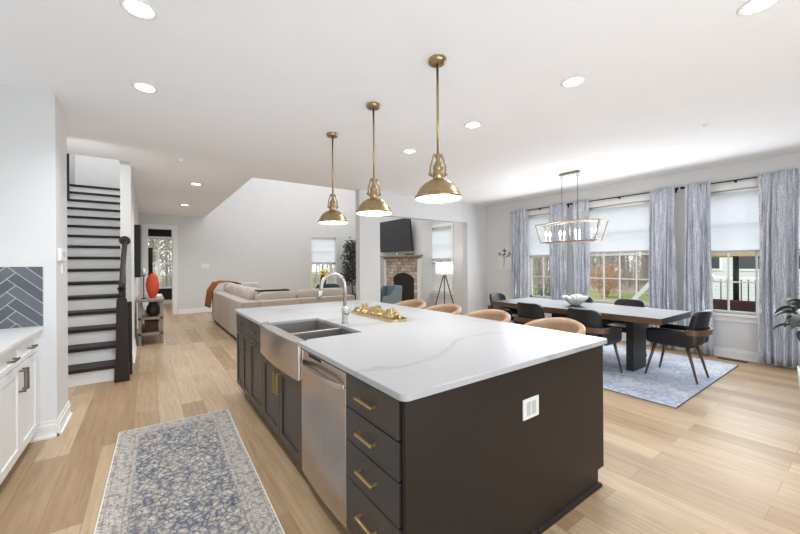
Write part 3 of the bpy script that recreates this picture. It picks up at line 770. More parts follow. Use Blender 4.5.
# faucet
fc = thing('faucet', 'brushed nickel gooseneck faucet standing behind the sink', 'faucet', (1.335, 2.577, 0.915))
MB().lathe([(0.028, 0), (0.028, 0.008), (0.024, 0.016), (0.024, 0.12), (0.019, 0.14)], (1.335, 2.577, 0.915), 20).build('base', 'nickel', fc, smooth=True)
pts = [(1.335, 2.577, 1.04), (1.335, 2.577, 1.215)]
for k in range(1, 13):
    a = PI * k / 12; pts.append((1.335 - 0.105 + 0.105 * math.cos(a), 2.577 - 0.006 * k / 12, 1.215 + 0.105 * math.sin(a)))
pts.append((1.118, 2.57, 1.19))
MB().tube(pts, 0.0145, 12).build('neck', 'nickel', fc, smooth=True)
MB().tube([(1.118, 2.57, 1.195), (1.112, 2.57, 1.17), (1.100, 2.57, 1.12)], [0.0165, 0.019, 0.022], 14).build('spray_head', 'nickel', fc, smooth=True)
MB().cyl((1.335, 2.553, 1.0), (1.335, 2.525, 1.0), 0.017).tube([(1.335, 2.532, 1.0), (1.35, 2.528, 1.03), (1.375, 2.522, 1.085)], [0.009, 0.008, 0.006], 8).build('lever', 'nickel', fc, smooth=True)

# tray with gold ornaments
tr = thing('decorative_tray', 'long narrow gold tray on the white island worktop', 'tray', (1.735, 2.71, 0.915))
tray_poly = rounded([(1.645, 2.33), (1.825, 2.33), (1.825, 3.09), (1.645, 3.09)], 0.05)
MB().prism(tray_poly, 0.915, 0.922).build('base', 'gold', tr)
mb = MB(); inner = rounded([(1.657, 2.342), (1.813, 2.342), (1.813, 3.078), (1.657, 3.078)], 0.042); n = len(tray_poly)
mb.add([(x, y, z) for P in (tray_poly, inner) for z in (0.922, 0.938) for x, y in P],
       [(i, (i + 1) % n, n + (i + 1) % n, n + i) for i in range(n)] + [(n + i, n + (i + 1) % n, 3 * n + (i + 1) % n, 3 * n + i) for i in range(n)] + [(2 * n + i, 3 * n + i, 3 * n + (i + 1) % n, 2 * n + (i + 1) % n) for i in range(n)])
mb.build('rim', 'gold', tr)
def ornament():
    mb = MB(); mb.sphere((0, 0, 0.03), 0.026, 12, 8)
    for ring, (el, cnt) in enumerate(((0.1, 9), (0.6, 8), (1.05, 5))):
        for k in range(cnt):
            a = 2 * PI * (k + 0.5 * ring) / cnt; d = Vector((math.cos(a) * math.cos(el), math.sin(a) * math.cos(el), math.sin(el)))
            s = Vector((-math.sin(a), math.cos(a), 0)); up = d.cross(s); c = Vector((0, 0, 0.03)) + d * 0.026
            tip = c + d * 0.012 + Vector((0, 0, 0.012))
            mb.add([c + s * 0.011, tip, c - s * 0.011, c - up * 0.010 + d * 0.005], [(0, 1, 2, 3)])
    return mb.build('ornament', 'gold', world=False, smooth=False)
orn = ornament(); first = True
for k in range(16):
    y = 2.41 + (k // 2) * 0.085 + (0.03 if k % 2 else 0); x = 1.735 + (-0.038 if k % 2 else 0.036)
    o = orn if first else orn.copy()
    if not first: COL.objects.link(o)
    first = False
    o.location = (x, y, 0.924); o.rotation_euler = (0, 0, k * 1.3); sc = 1.0 + 0.25 * ((k * 7) % 3 - 1); o.scale = (sc, sc, sc)
    tag(o, 'gold pine-cone ornament lying in the long gold tray', 'ornament', 'gold ornaments in the tray')

# ================================================================== bar stools
def tub_shell(r0, r1, a_max, zb, top_fn, thick, n=28, m=8):
    """barrel back open toward -X; a in [-a_max, a_max], back at +X"""
    mb = MB(); cols = []
    for i in range(n + 1):
        a = -a_max + 2 * a_max * i / n; zt = top_fn(a); col = []
        for j in range(m + 1):
            t = j / m; z = zb + (zt - zb) * t; r = r0 + (r1 - r0) * math.sin(t * PI / 2); col.append((r * math.cos(a), r * math.sin(a), z))
        rm = r0 + (r1 - r0)
        col.append(((rm - thick / 2) * math.cos(a), (rm - thick / 2) * math.sin(a), zt + thick * 0.35))
        for j in range(m, -1, -1):
            t = j / m; z = zb + (zt - zb) * t; r = r0 + (r1 - r0) * math.sin(t * PI / 2) - thick; col.append((r * math.cos(a), r * math.sin(a), z))
        cols.append(col)
    L = len(cols[0]); vs_ = [p for c in cols for p in c]
    fs_ = [(i * L + j, (i + 1) * L + j, (i + 1) * L + (j + 1) % L, i * L + (j + 1) % L) for i in range(n) for j in range(L)]
    fs_ += [tuple(range(L)), tuple(range(n * L + L - 1, n * L - 1, -1))]
    return mb.add(vs_, fs_)
def make_stool():
    r = thing('bar_stool', 'x', 'stool', (0, 0, 0))
    tub_shell(0.195, 0.248, math.radians(108), 0.64, lambda a: 0.845 + 0.075 * max(0.0, math.cos(a * 0.78)) ** 1.3, 0.045).build('back_shell', 'tan_leather', r, smooth=True)
    MB().lathe([(0, 0.60), (0.20, 0.60), (0.222, 0.615), (0.222, 0.655), (0.20, 0.69), (0, 0.70)], n=28).build('seat', 'tan_leather', r, smooth=True)
    for sx in (-1, 1):
        for sy in (-1, 1):
            MB().cyl((sx * 0.2, sy * 0.2, 0), (sx * 0.13, sy * 0.13, 0.605), 0.011, 0.018, 12).build('leg', 'black_metal', r, smooth=True)
    MB().tube([(0.172, 0.172, 0.24), (-0.172, 0.172, 0.24), (-0.172, -0.172, 0.24), (0.172, -0.172, 0.24), (0.172, 0.172, 0.24)], 0.008, 8).build('footrest', 'black_metal', r, smooth=True)
    return r
st0 = make_stool()
for k, (y, lab) in enumerate(((1.57, 'tan leather tub bar stool at the island nearest the camera'), (2.25, 'second tan leather tub bar stool from the near end of the island'),
                              (2.88, 'third tan leather tub bar stool, in line with the tripod lamp'), (3.48, 'farthest tan leather tub bar stool, in line with the fireplace'))):
    s = st0 if k == 0 else copy_tree(st0)
    s.location = (2.66, y, 0); s.rotation_euler = (0, 0, (0.0, 0.05, -0.04, 0.03)[k]); s['label'] = lab; s['group'] = 'stools along the island'

# ================================================================== pendants
def make_pendant():
    r = thing('pendant_light', 'x', 'pendant lamp', (0, 0, 0))      # origin on the ceiling, all z below
    MB().lathe([(0, -0.034), (0.045, -0.034), (0.060, -0.026), (0.062, -0.004), (0.062, 0)], n=28).build('canopy', 'brass', r, smooth=True)
    MB().cyl((0, 0, -0.03), (0, 0, -0.665), 0.0085, n=12).build('rod', 'brass', r, smooth=True)
    MB().lathe([(0.009, -0.645), (0.018, -0.660), (0.018, -0.680), (0.012, -0.695), (0.022, -0.720), (0.034, -0.735), (0.036, -0.760), (0.030, -0.770), (0.036, -0.780), (0.036, -0.820), (0.032, -0.825), (0.045, -0.835)], n=24).build('socket', 'brass', r, smooth=True)
    for s in (-1, 1):
        MB().tube([(s * 0.012, 0, -0.660), (s * 0.030, 0, -0.670), (s * 0.052, 0, -0.735), (s * 0.054, 0, -0.790), (s * 0.040, 0, -0.810)], 0.0065, 8).sphere((s * 0.055, 0, -0.792), 0.013, 10, 6).sphere((s * 0.026, 0, -0.663), 0.011, 10, 6).build('yoke', 'brass', r, smooth=True)
    prof = [(0.044, -0.830), (0.062, -0.838), (0.09, -0.853), (0.115, -0.875), (0.135, -0.903), (0.147, -0.930), (0.151, -0.942), (0.160, -0.944), (0.162, -0.960), (0.158, -0.964), (0.153, -0.961),
            (0.144, -0.940), (0.130, -0.903), (0.11, -0.878), (0.085, -0.857), (0.055, -0.843), (0.044, -0.835)]
    sh = MB().lathe(prof, n=40).build('shade', 'brass', r, smooth=True)
    MB().lathe([(0, -0.965), (0.153, -0.965), (0.153, -0.955), (0, -0.955)], n=40).build('lens', 'pend_light', r, smooth=False)
    for k in range(3):
        a = 2 * PI * k / 3 + 0.4
        MB().sphere((0.161 * math.cos(a), 0.161 * math.sin(a), -0.947), 0.007, 8, 6).build('thumb_screw', 'brass', sh, smooth=True)
    return r
pd0 = make_pendant()
for k, (y, lab) in enumerate(((1.785, 'antique brass pendant over the island nearest the camera, largest of three'), (2.615, 'middle antique brass pendant of the row over the island'), (3.45, 'farthest antique brass pendant over the island, above the faucet'))):
    p_ = pd0 if k == 0 else copy_tree(pd0)
    p_.location = (1.65, y, CZ); p_.rotation_euler = (0, 0, -0.55 + 0.3 * k); p_['label'] = lab; p_['group'] = 'brass pendants over the island'
    d = bpy.data.lights.new('pendant_glow', 'SPOT'); d.energy = 7; d.spot_size = math.radians(130); d.spot_blend = 0.6; d.shadow_soft_size = 0.1; d.color = (1, 0.95, 0.88)
    lo = bpy.data.objects.new('pendant_glow', d); COL.objects.link(lo); lo.location = (1.65, y, CZ - 0.985)

# recessed downlights
cans = [(-0.03, 2.35, 'recessed ceiling light above the runner rug, nearer the camera'), (-0.01, 3.37, 'recessed ceiling light above the far end of the runner'),
        (0.70, 6.91, 'recessed hall ceiling light nearer the kitchen'), (0.72, 9.48, 'recessed hall ceiling light just before the doorway'),
        (2.76, 0.41, 'recessed ceiling light cut by the top right corner of the picture'), (2.73, 1.41, 'recessed ceiling light right of the nearest pendant'),
        (2.73, 2.43, 'recessed ceiling light between the nearest pendant and the chandelier'), (2.70, 3.44, 'recessed ceiling light beside the middle pendant, above the fireplace view')]
def make_can():
    r = thing('recessed_light', 'x', 'ceiling light', (0, 0, 0))
    MB().lathe([(0.066, -0.004), (0.084, -0.006), (0.088, 0.0), (0.066, 0.0)], n=32, closed=True).build('trim_ring', 'trim', r, smooth=True)
    MB().lathe([(0, -0.003), (0.067, -0.003), (0.067, 0.0), (0, 0.0)], n=32).build('lens', 'can_light', r)
    return r
cn0 = make_can()
for k, (x, y, lab) in enumerate(cans):
    c = cn0 if k == 0 else copy_tree(cn0)
    c.location = (x, y, CZ); c['label'] = lab; c['group'] = 'recessed ceiling lights'
    d = bpy.data.lights.new('downlight', 'SPOT'); d.energy = 62 if y > 5 else 54; d.spot_size = math.radians(140); d.spot_blend = 0.8; d.shadow_soft_size = 0.07; d.color = (0.91, 0.955, 1.0)
    lo = bpy.data.objects.new('downlight', d); COL.objects.link(lo); lo.location = (x, y, CZ - 0.02)
o = MB().lathe([(0, -0.02), (0.022, -0.018), (0.03, -0.004), (0.035, 0)], (0.374, 5.433, CZ), 20).build('sprinkler_head', 'trim'); tag(o, 'tiny white sprinkler cap on the ceiling near the stairs', 'sprinkler')
o = MB().lathe([(0, -0.018), (0.02, -0.016), (0.03, -0.004), (0.035, 0)], (4.732, 1.086, CZ), 20).build('sprinkler_head', 'trim'); tag(o, 'tiny white sprinkler cap on the ceiling near the dining windows', 'sprinkler')

# ================================================================== left kitchen counter
LX, LY1 = -0.72, 3.928
lc = box1('side_worktop', 'light_lifted_quartz', (-1.40, -0.695, 1.0, LY1, 0.885, 0.915), 'white quartz worktop on the white wall cabinets', 'worktop', bevel=0.004)
def side_front(name, y0, y1, z0, z1, root, rail=0.055):
    x1 = LX
    mb = MB().box(x1 - 0.018, x1, y0, y0 + rail, z0, z1).box(x1 - 0.018, x1, y1 - rail, y1, z0, z1).box(x1 - 0.018, x1, y0 + rail, y1 - rail, z0, z0 + rail).box(x1 - 0.018, x1, y0 + rail, y1 - rail, z1 - rail, z1)
    mb.box(x1 - 0.018, x1 - 0.009, y0 + rail, y1 - rail, z0 + rail, z1 - rail)
    return mb.build(name, 'cab_white', root, bevel=0.0015)
def side_pull(root, y, z, L, vert, m='bronze'):
    x = LX
    if vert: mb = MB().box(x + 0.024, x + 0.036, y - 0.006, y + 0.006, z - L / 2, z + L / 2).box(x, x + 0.03, y - 0.006, y + 0.006, z - L / 2, z - L / 2 + 0.012).box(x, x + 0.03, y - 0.006, y + 0.006, z + L / 2 - 0.012, z + L / 2)
    else: mb = MB().box(x + 0.024, x + 0.036, y - L / 2, y + L / 2, z - 0.006, z + 0.006).box(x, x + 0.03, y - L / 2, y - L / 2 + 0.012, z - 0.006, z + 0.006).box(x, x + 0.03, y + L / 2 - 0.012, y + L / 2, z - 0.006, z + 0.006)
    return mb.build('handle', m, root, bevel=0.0015)
for (y0, y1, lab) in ((2.96, 3.86, 'white two-door base cabinet ending at the wall by the stairs'), (2.05, 2.955, 'white base cabinet cut by the left edge of the picture')):
    r = thing('base_cabinet', lab, 'cabinet', (-1.05, (y0 + y1) / 2, 0))
    MB().box(-1.40, LX - 0.02, y0, y1, 0.10, 0.884).build('body', 'cab_white', r)
    MB().box(-1.40, LX - 0.075, y0, y1, 0.0, 0.10).build('toe_kick', 'weathered', r)
    ym = (y0 + y1) / 2
    for p0, p1, s in ((y0 + 0.003, ym - 0.002, 1), (ym + 0.002, y1 - 0.003, -1)):
        d = side_front('drawer', p0, p1, 0.735, 0.872, r, 0.035); side_pull(d, (p0 + p1) / 2, 0.803, 0.12, False)
        d = side_front('door', p0, p1, 0.112, 0.727, r, 0.06); side_pull(d, (p1 - 0.035) if s > 0 else (p0 + 0.035), 0.62, 0.15, True)
box1('filler_strip', 'cab_white', (-1.40, LX, 3.861, 3.928, 0.14, 0.884), 'white filler strip closing the base cabinet against the wall', 'filler')
# herringbone backsplash on the end wall: grout sheet plus tiles
bs = thing('tile_backsplash', 'dark slate herringbone tile panel above the white worktop', 'backsplash', (-1.0, 3.926, 0.916))
bx0, bx1, bz0, bz1 = -1.40, -0.695, 0.916, 1.398
MB().box(bx0, bx1, 3.920, 3.9295, bz0, bz1).build('grout', 'grout', bs)
def clip_poly(poly, x0, x1, z0, z1):
    for ax, lim, keep in ((0, x0, 1), (0, x1, -1), (1, z0, 1), (1, z1, -1)):
        out = []
        for i in range(len(poly)):
            a, b = poly[i - 1], poly[i]; ia = (a[ax] - lim) * keep >= 0; ib = (b[ax] - lim) * keep >= 0
            if ia != ib:
                t = (lim - a[ax]) / (b[ax] - a[ax]); out.append((a[0] + (b[0] - a[0]) * t, a[1] + (b[1] - a[1]) * t))
            if ib: out.append(b)
        poly = out
        if len(poly) < 3: return []
    return poly
ta, tb = MB(), MB(); S, K = 0.0707, 4; g = 0.0028
def tile(cx, cz, w, h, idx):
    P = []
    for u, v in ((0, 0), (w, 0), (w, h), (0, h)):
        u = u + (g if u == 0 else -g); v = v + (g if v == 0 else -g); uu, vv = cx + u, cz + v
        P.append((-1.05 + (uu - vv) * 0.7071, 1.15 + (uu + vv) * 0.7071))
    P = clip_poly(P, bx0 + 0.003, bx1 - 0.003, bz0 + 0.003, bz1 - 0.003)
    if len(P) < 3: return
    mb = ta if idx % 2 else tb; n = len(P)
    mb.add([(x, 3.918, z) for x, z in P] + [(x, 3.9205, z) for x, z in P], [tuple(range(n)), tuple(range(2 * n - 1, n - 1, -1))] + [(i, n + i, n + (i + 1) % n, (i + 1) % n) for i in range(n)])
for i in range(-16, 17):
    for j in range(-5, 6):
        tile((i + j * K) * S, (i - j * K) * S, K * S, S, i + j)
        tile((i + j * K) * S - S + S, (i - j * K) * S + S, S, K * S, i + j + 1)
ta.build('tiles', 'slate', bs); tb.build('tiles', 'slate_b', bs)
o = thing('thermostat', 'white thermostat high on the wall end beside the stairs', 'thermostat', (-0.62, 4.12, 1.48))
MB().box(-0.62, -0.598, 3.99, 4.25, 1.445, 1.55).build('housing', 'trim', o, bevel=0.004)
MB().box(-0.598, -0.5965, 4.05, 4.19, 1.48, 1.525).build('display', 'grey_fabric', o)
o = thing('light_switch', 'small white switch plate below the thermostat', 'switch', (-0.62, 4.2, 1.37))
MB().box(-0.62, -0.612, 4.12, 4.22, 1.33, 1.43).build('plate', 'trim', o, bevel=0.002)
MB().box(-0.612, -0.607, 4.155, 4.185, 1.35, 1.41).build('rocker', 'grey_fabric', o, bevel=0.001)
o = thing('light_switch', 'white triple switch plate on the far wall left of the sofa', 'switch', (1.40, YF, 1.37))
MB().box(1.29, 1.50, YF - 0.008, YF, 1.30, 1.43).build('plate', 'trim', o, bevel=0.002)
for k in range(3): MB().box(1.32 + k * 0.055, 1.35 + k * 0.055, YF - 0.012, YF - 0.008, 1.33, 1.40).build('rocker', 'trim', o, bevel=0.001)

# ================================================================== staircase
RISE, RUN, SY = 0.193, 0.285, 5.42
sc_ = thing('staircase', 'straight staircase with dark treads and white risers rising beside the hall', 'staircase', (-0.83, 5.42, 0))
for i in range(1, 17):
    z = RISE * i; y = SY + RUN * (i - 1); xr = -0.325 if y < 6.1 else -0.315
    MB().box(-1.34, xr, y - 0.028, y + RUN + 0.004, z - 0.044, z).build('tread', 'stair_dark', sc_, bevel=0.006)
    MB().box(-1.34, xr, y, y + 0.016, z - RISE, z - 0.044).build('riser', 'trim', sc_)
MB().box(-1.34, -0.315, SY + RUN * 16, 10.599, RISE * 16 - 0.05, RISE * 16).build('landing', 'stair_dark', sc_)
un = box1('upper_newel', 'stair_dark', (-1.338, -1.272, 9.29, 9.35, RISE * 14, RISE * 14 + 0.95), 'dark slim post at the top left of the stairs', 'newel post', bevel=0.004)
# newel, balusters, rail
nx, ny = -0.262, 5.36
nw = thing('newel_post', 'dark turned newel post at the foot of the stairs', 'newel post', (nx, ny, 0))
def sqp(mb, x, y, h0, h1, z0, z1): return mb.hexa([(x - h0, y - h0, z0), (x + h0, y - h0, z0), (x + h0, y + h0, z0), (x - h0, y + h0, z0)], [(x - h1, y - h1, z1), (x + h1, y - h1, z1), (x + h1, y + h1, z1), (x - h1, y + h1, z1)])
mb = MB(); sqp(mb, nx, ny, 0.074, 0.072, 0, 0.20); sqp(mb, nx, ny, 0.062, 0.050, 0.20, 0.98)
mb.build('shaft', 'stair_dark', nw, bevel=0.004)
MB().lathe([(0.046, 0.98), (0.05, 0.99), (0.034, 1.00), (0.03, 1.03), (0.042, 1.045), (0.028, 1.06), (0.036, 1.10), (0.044, 1.12), (0.03, 1.14)], (nx, ny, 0), 20).build('turned_neck', 'stair_dark', nw, smooth=True)
hr = thing('stair_handrail', 'dark handrail climbing from the newel to a round wall rosette', 'handrail', (nx, ny, 1.14))
MB().tube([(nx, ny - 0.05, 1.13), (nx, ny + 0.05, 1.17), (nx, 6.09, 1.735)], 0.03, 12).build('rail', 'stair_dark', hr, smooth=True)
MB().cyl((nx, 6.085, 1.745), (nx, 6.119, 1.745), 0.062, 0.066, 24).build('rosette', 'stair_dark', hr, smooth=False, bevel=0.006)
sq = thing('stair_skirt', 'dark closed side panel and low post behind the newel', 'stair panel', (-0.22, 5.7, 0))
MB().box(-0.262, -0.172, 5.58, 5.67, 0, 0.93).build('post', 'stair_dark', sq, bevel=0.004)
MB().prism_x([(5.44, 0.0), (6.118, 0.0), (6.118, 0.78), (5.44, 0.27)], -0.315, -0.262).build('panel', 'stair_dark', sq)
for k, y in enumerate((5.72, 5.86, 6.0)):
    zb = 0.27 + (y - 5.44) * 0.75; zt = 1.17 + (y - 5.41) * 0.83 - 0.03
    o = MB().box(-0.278, -0.246, y - 0.016, y + 0.016, zb - 0.02, zb + 0.22).lathe([(0.016, zb + 0.22), (0.02, zb + 0.24), (0.012, zb + 0.27), (0.015, zb + 0.5), (0.010, zt)], (-0.262, y, 0), 12).build('baluster', 'stair_dark', smooth=False)
    tag(o, 'dark turned stair baluster between newel post and wall', 'baluster', 'stair balusters')
lr = thing('wall_handrail', 'dark handrail on the far side wall at the top of the stairs', 'handrail', (-1.28, 7.5, 2.5))
MB().tube([(-1.275, 6.6, 1.93), (-1.275, 9.6, 3.96)], 0.024, 10).build('rail', 'stair_dark', lr, smooth=True)
for y in (7.0, 8.9): MB().cyl((-1.345, y, 1.93 + (y - 6.6) * 0.677 - 0.03), (-1.275, y, 1.93 + (y - 6.6) * 0.677 - 0.01), 0.01).build('bracket', 'stair_dark', lr)

# ================================================================== hall
fr = thing('wall_panel', 'black framed panel on the hall wall above the console', 'wall art', (-0.14, 7.85, 1.2))
MB().box(-0.189, -0.10, 7.42, 8.45, 1.19, 2.10).build('frame', 'black_metal', fr, bevel=0.005)
MB().box(-0.10, -0.097, 7.48, 8.39, 1.25, 2.04).build('picture', 'screen', fr)
cs = thing('console_table', 'weathered grey console table with two shelves against the hall wall', 'table', (0.04, 8.1, 0))
cx0, cx1, cy0, cy1 = -0.145, 0.225, 7.45, 8.75
MB().box(cx0 - 0.015, cx1 + 0.015, cy0 - 0.02, cy1 + 0.02, 0.755, 0.80).build('table_top', 'weathered', cs, bevel=0.004)
for z in (0.44, 0.17): MB().box(cx0, cx1, cy0, cy1, z, z + 0.04).build('shelf', 'weathered', cs, bevel=0.003)
for x in (cx0, cx1 - 0.05):
    for y in (cy0, cy1 - 0.05): MB().box(x, x + 0.05, y, y + 0.05, 0, 0.755).build('leg', 'weathered', cs, bevel=0.003)
o = thing('orange_vase', 'burnt orange flat oval vase on the hall console', 'vase', (0.07, 7.72, 0.80))
MB().lathe([(0, 0), (0.04, 0), (0.06, 0.03), (0.10, 0.14), (0.112, 0.25), (0.09, 0.36), (0.045, 0.43), (0.02, 0.455), (0.0, 0.45)], (0, 0, 0), 24).xf(lambda x, y, z: (0.07 + x * 0.95, 7.72 + y * 0.5, 0.80 + z)).build('body', 'orange', o, smooth=True)
o = thing('candle_holder', 'slim dark candle holder with white candle beside the orange vase', 'candle holder', (-0.06, 7.62, 0.80))
MB().lathe([(0, 0), (0.04, 0), (0.04, 0.01), (0.008, 0.02), (0.008, 0.40), (0.03, 0.41), (0.03, 0.42)], (-0.06, 7.62, 0.80), 16).build('stand', 'black_metal', o, smooth=True)
MB().cyl((-0.06, 7.62, 1.22), (-0.06, 7.62, 1.34), 0.022).build('candle', 'white_ceramic', o, smooth=True)
o = thing('book', 'white book lying on the hall console beside the orange vase', 'book', (0.15, 8.2, 0.80))
MB().box(0.06, 0.215, 7.95, 8.3, 0.80, 0.825).build('cover', 'trim', o, bevel=0.002)
o = MB().lathe([(0, 0), (0.06, 0), (0.10, 0.05), (0.115, 0.12), (0.10, 0.19), (0.06, 0.24), (0.07, 0.26), (0.0, 0.25)], (0.085, 7.63, 0.48), 24).build('black_pot', 'black_pot', smooth=True); tag(o, 'rounded black pot on the middle shelf of the console', 'pot')
o = MB().lathe([(0, 0), (0.03, 0), (0.05, 0.05), (0.053, 0.09), (0.04, 0.14), (0.02, 0.16), (0.025, 0.18), (0, 0.175)], (-0.088, 7.58, 0.48), 20).build('ceramic_jar', 'pale_blue', smooth=True); tag(o, 'small pale grey jar left of the black pot on the console', 'jar')
o = thing('wicker_box', 'dark brown box on the bottom shelf of the console', 'box', (0.05, 7.75, 0.21))
MB().box(-0.05, 0.15, 7.52, 7.95, 0.21, 0.38).build('body', 'brown_box', o, bevel=0.006)
MB().box(-0.055, 0.155, 7.515, 7.955, 0.38, 0.41).build('lid', 'brown_box', o, bevel=0.004)
o = thing('tall_cabinet', 'tall black cabinet standing inside the dark study', 'cabinet', (-0.25, 13.6, 0))
MB().box(-0.6, 0.13, 13.4, 13.9, 0.06, 1.95).build('body', 'black_metal', o, bevel=0.005)
MB().box(-0.56, 0.09, 13.44, 13.86, 0.0, 0.06).build('plinth', 'black_metal', o)
MB().box(-0.23, -0.225, 13.395, 13.4, 0.1, 1.9).build('door_gap', 'shadow', o)

# ================================================================== rugs
rn = MB().prism(rounded([(-0.415, -1.55), (0.415, -1.55), (0.415, 1.55), (-0.415, 1.55)], 0.01), 0, 0.008).build('runner_rug', 'runner', world=False)
rn.location = (0.170, 2.125, 0.0005); rn.rotation_euler = (0, 0, math.radians(-1.5))
tag(rn, 'faded blue and cream floral runner rug on the kitchen floor', 'rug')
dg = MB().prism([(-1.19, -1.55), (1.19, -1.55), (1.19, 1.55), (-1.19, 1.55)], 0, 0.009).build('dining_rug', 'dining_rug', world=False)
dg.location = (5.315, 2.725, 0.0005); tag(dg, 'mottled blue-grey area rug under the dining table', 'rug')
RZ = 0.0095

# ================================================================== dining set
tb_ = thing('dining_table', 'long dark dining table with walnut edges on slab pedestals', 'table', (5.235, 2.655, RZ))
TX0, TX1, TY0, TY1 = 4.725, 5.75, 1.48, 3.83
MB().box(TX0 + 0.03, TX1 - 0.03, TY0, TY1, 0.685, 0.76).build('table_top', 'table_dark', tb_, bevel=0.003)
MB().box(TX0, TX0 + 0.03, TY0, TY1, 0.685, 0.76).build('edge_board', 'walnut', tb_, bevel=0.003)['label'] = 'walnut long edge'
MB().box(TX1 - 0.03, TX1, TY0, TY1, 0.685, 0.76).build('edge_board', 'walnut', tb_, bevel=0.003)['label'] = 'walnut long edge'
for y in (1.87, 3.36): MB().box(5.05, 5.45, y, y + 0.085, RZ, 0.685).build('pedestal', 'table_dark', tb_, bevel=0.003)
MB().box(5.20, 5.26, 1.95, 3.36, 0.60, 0.684).build('stretcher', 'table_dark', tb_)
def rbox(x0, x1, y0, y1, z0, z1): return MB().pillow(x0, x1, y0, y1, z0, z1, p=6, n=32, m=16)
def make_dchair():
    r = thing('dining_chair', 'x', 'chair', (0, 0, 0))      # faces +Y
    rbox(-0.205, 0.205, -0.20, 0.25, 0.385, 0.475).build('seat', 'black_leather', r, smooth=True)
    for s in (-1, 1):
        rbox(min(s * 0.185, s * 0.255), max(s * 0.185, s * 0.255), -0.25, 0.235, 0.40, 0.592).build('arm', 'black_leather', r, smooth=True)
        MB().cyl((s * 0.235, 0.245, 0), (s * 0.185, 0.15, 0.41), 0.010, 0.019, 12).build('leg', 'walnut', r, smooth=True)
        MB().cyl((s * 0.205, -0.25, 0), (s * 0.165, -0.15, 0.41), 0.010, 0.019, 12).build('leg', 'walnut', r, smooth=True)
    def back(side):
        P = []; n, m = 20, 14
        def f(u, v):
            x = -0.20 + 0.40 * u; e = abs(2 * u - 1)
            z = 0.42 + 0.405 * v - (0.05 * max(0, (e - 0.6) / 0.4) ** 2 if v > 0.5 else 0) * (2 * v - 1)
            y = -0.225 - 0.075 * v + 0.075 * e ** 2.2
            return x, y + side * 0.028, z
        return f
    n, m = 20, 12; fa, fb = back(1), back(-1); mb = MB()
    A = [fa(i / n, j / m) for j in range(m + 1) for i in range(n + 1)]; B = [fb(i / n, j / m) for j in range(m + 1) for i in range(n + 1)]
    o_ = len(A); fs_ = []
    for j in range(m):
        for i in range(n):
            q = (j * (n + 1) + i, j * (n + 1) + i + 1, (j + 1) * (n + 1) + i + 1, (j + 1) * (n + 1) + i); fs_ += [q, tuple(o_ + k for k in q[::-1])]
    rim = [i for i in range(n + 1)] + [j * (n + 1) + n for j in range(1, m + 1)] + [m * (n + 1) + i for i in range(n - 1, -1, -1)] + [j * (n + 1) for j in range(m - 1, 0, -1)]
    for a, b in zip(rim, rim[1:] + rim[:1]): fs_.append((a, o_ + a, o_ + b, b))
    mb.add(A + B, fs_).build('backrest', 'black_leather', r, smooth=True, bevel=0.012, seg=3)
    pts = []; 
    for k in range(25):
        a = PI * k / 24; pts.append((0.268 * math.cos(a), -0.17 - 0.155 * math.sin(a) ** 0.75))
    inn = [(x * 0.955, y + 0.014) for x, y in pts]
    MB().prism(pts + inn[::-1], 0.548, 0.612).build('wood_band', 'walnut', r, bevel=0.002)
    return r
ch0 = make_dchair()
chairs = [(5.31, 1.51, 0.0, 'black leather dining chair at the near end of the table, turned side on'),
          (4.63, 2.17, -PI / 2, 'black dining chair on the island side nearer the camera, walnut band across its back'),
          (4.68, 2.94, -PI / 2, 'black dining chair on the island side at the far end of the table'),
          (5.77, 2.27, PI / 2, 'black dining chair on the window side below the wide window'),
          (5.77, 3.0, PI / 2, 'black dining chair on the window side hidden behind the white bowl'),
          (5.30, 3.93, PI, 'black dining chair at the far end of the table below the flower picture')]
for k, (x, y, rz, lab) in enumerate(chairs):
    c = ch0 if k == 0 else copy_tree(ch0)
    c.location = (x, y, RZ); c.rotation_euler = (0, 0, rz); c['label'] = lab; c['group'] = 'dining chairs'
# petal bowl
pb = thing('petal_bowl', 'white ruffled bowl of white flowers on the dining table', 'bowl', (5.28, 2.72, 0.76))
def petal_r(r, a): return r * (1 + 0.10 * math.sin(9 * a))
n, prof = 72, [(0.06, 0.0), (0.08, 0.02), (0.13, 0.07), (0.165, 0.125), (0.158, 0.128), (0.122, 0.078), (0.07, 0.03), (0.0, 0.025)]
mb = MB().lathe(prof, (0, 0, 0), n)
mb.xf(lambda x, y, z: (5.28 + x * (1 + 0.10 * (z / 0.12) * math.sin(9 * math.atan2(y, x))), 2.72 + y * (1 + 0.10 * (z / 0.12) * math.sin(9 * math.atan2(y, x))), 0.76 + z * (1 + 0.1 * (z / 0.12) * math.cos(9 * math.atan2(y, x)))))
mb.build('bowl', 'white_ceramic', pb, smooth=True)
mb = MB()
for k in range(11):
    a = k * 2.4; rr = 0.03 + 0.085 * (k / 11.0); c = (5.28 + rr * math.cos(a), 2.72 + rr * math.sin(a), 0.76 + 0.115 + 0.03 * (k % 3) / 2)
    for q in range(5):
        b = 2 * PI * q / 5 + k; mb.sphere((c[0] + 0.022 * math.cos(b), c[1] + 0.022 * math.sin(b), c[2]), 0.02, 8, 5, (1, 1, 0.6))
mb.build('flowers', 'white_ceramic', pb, smooth=True)

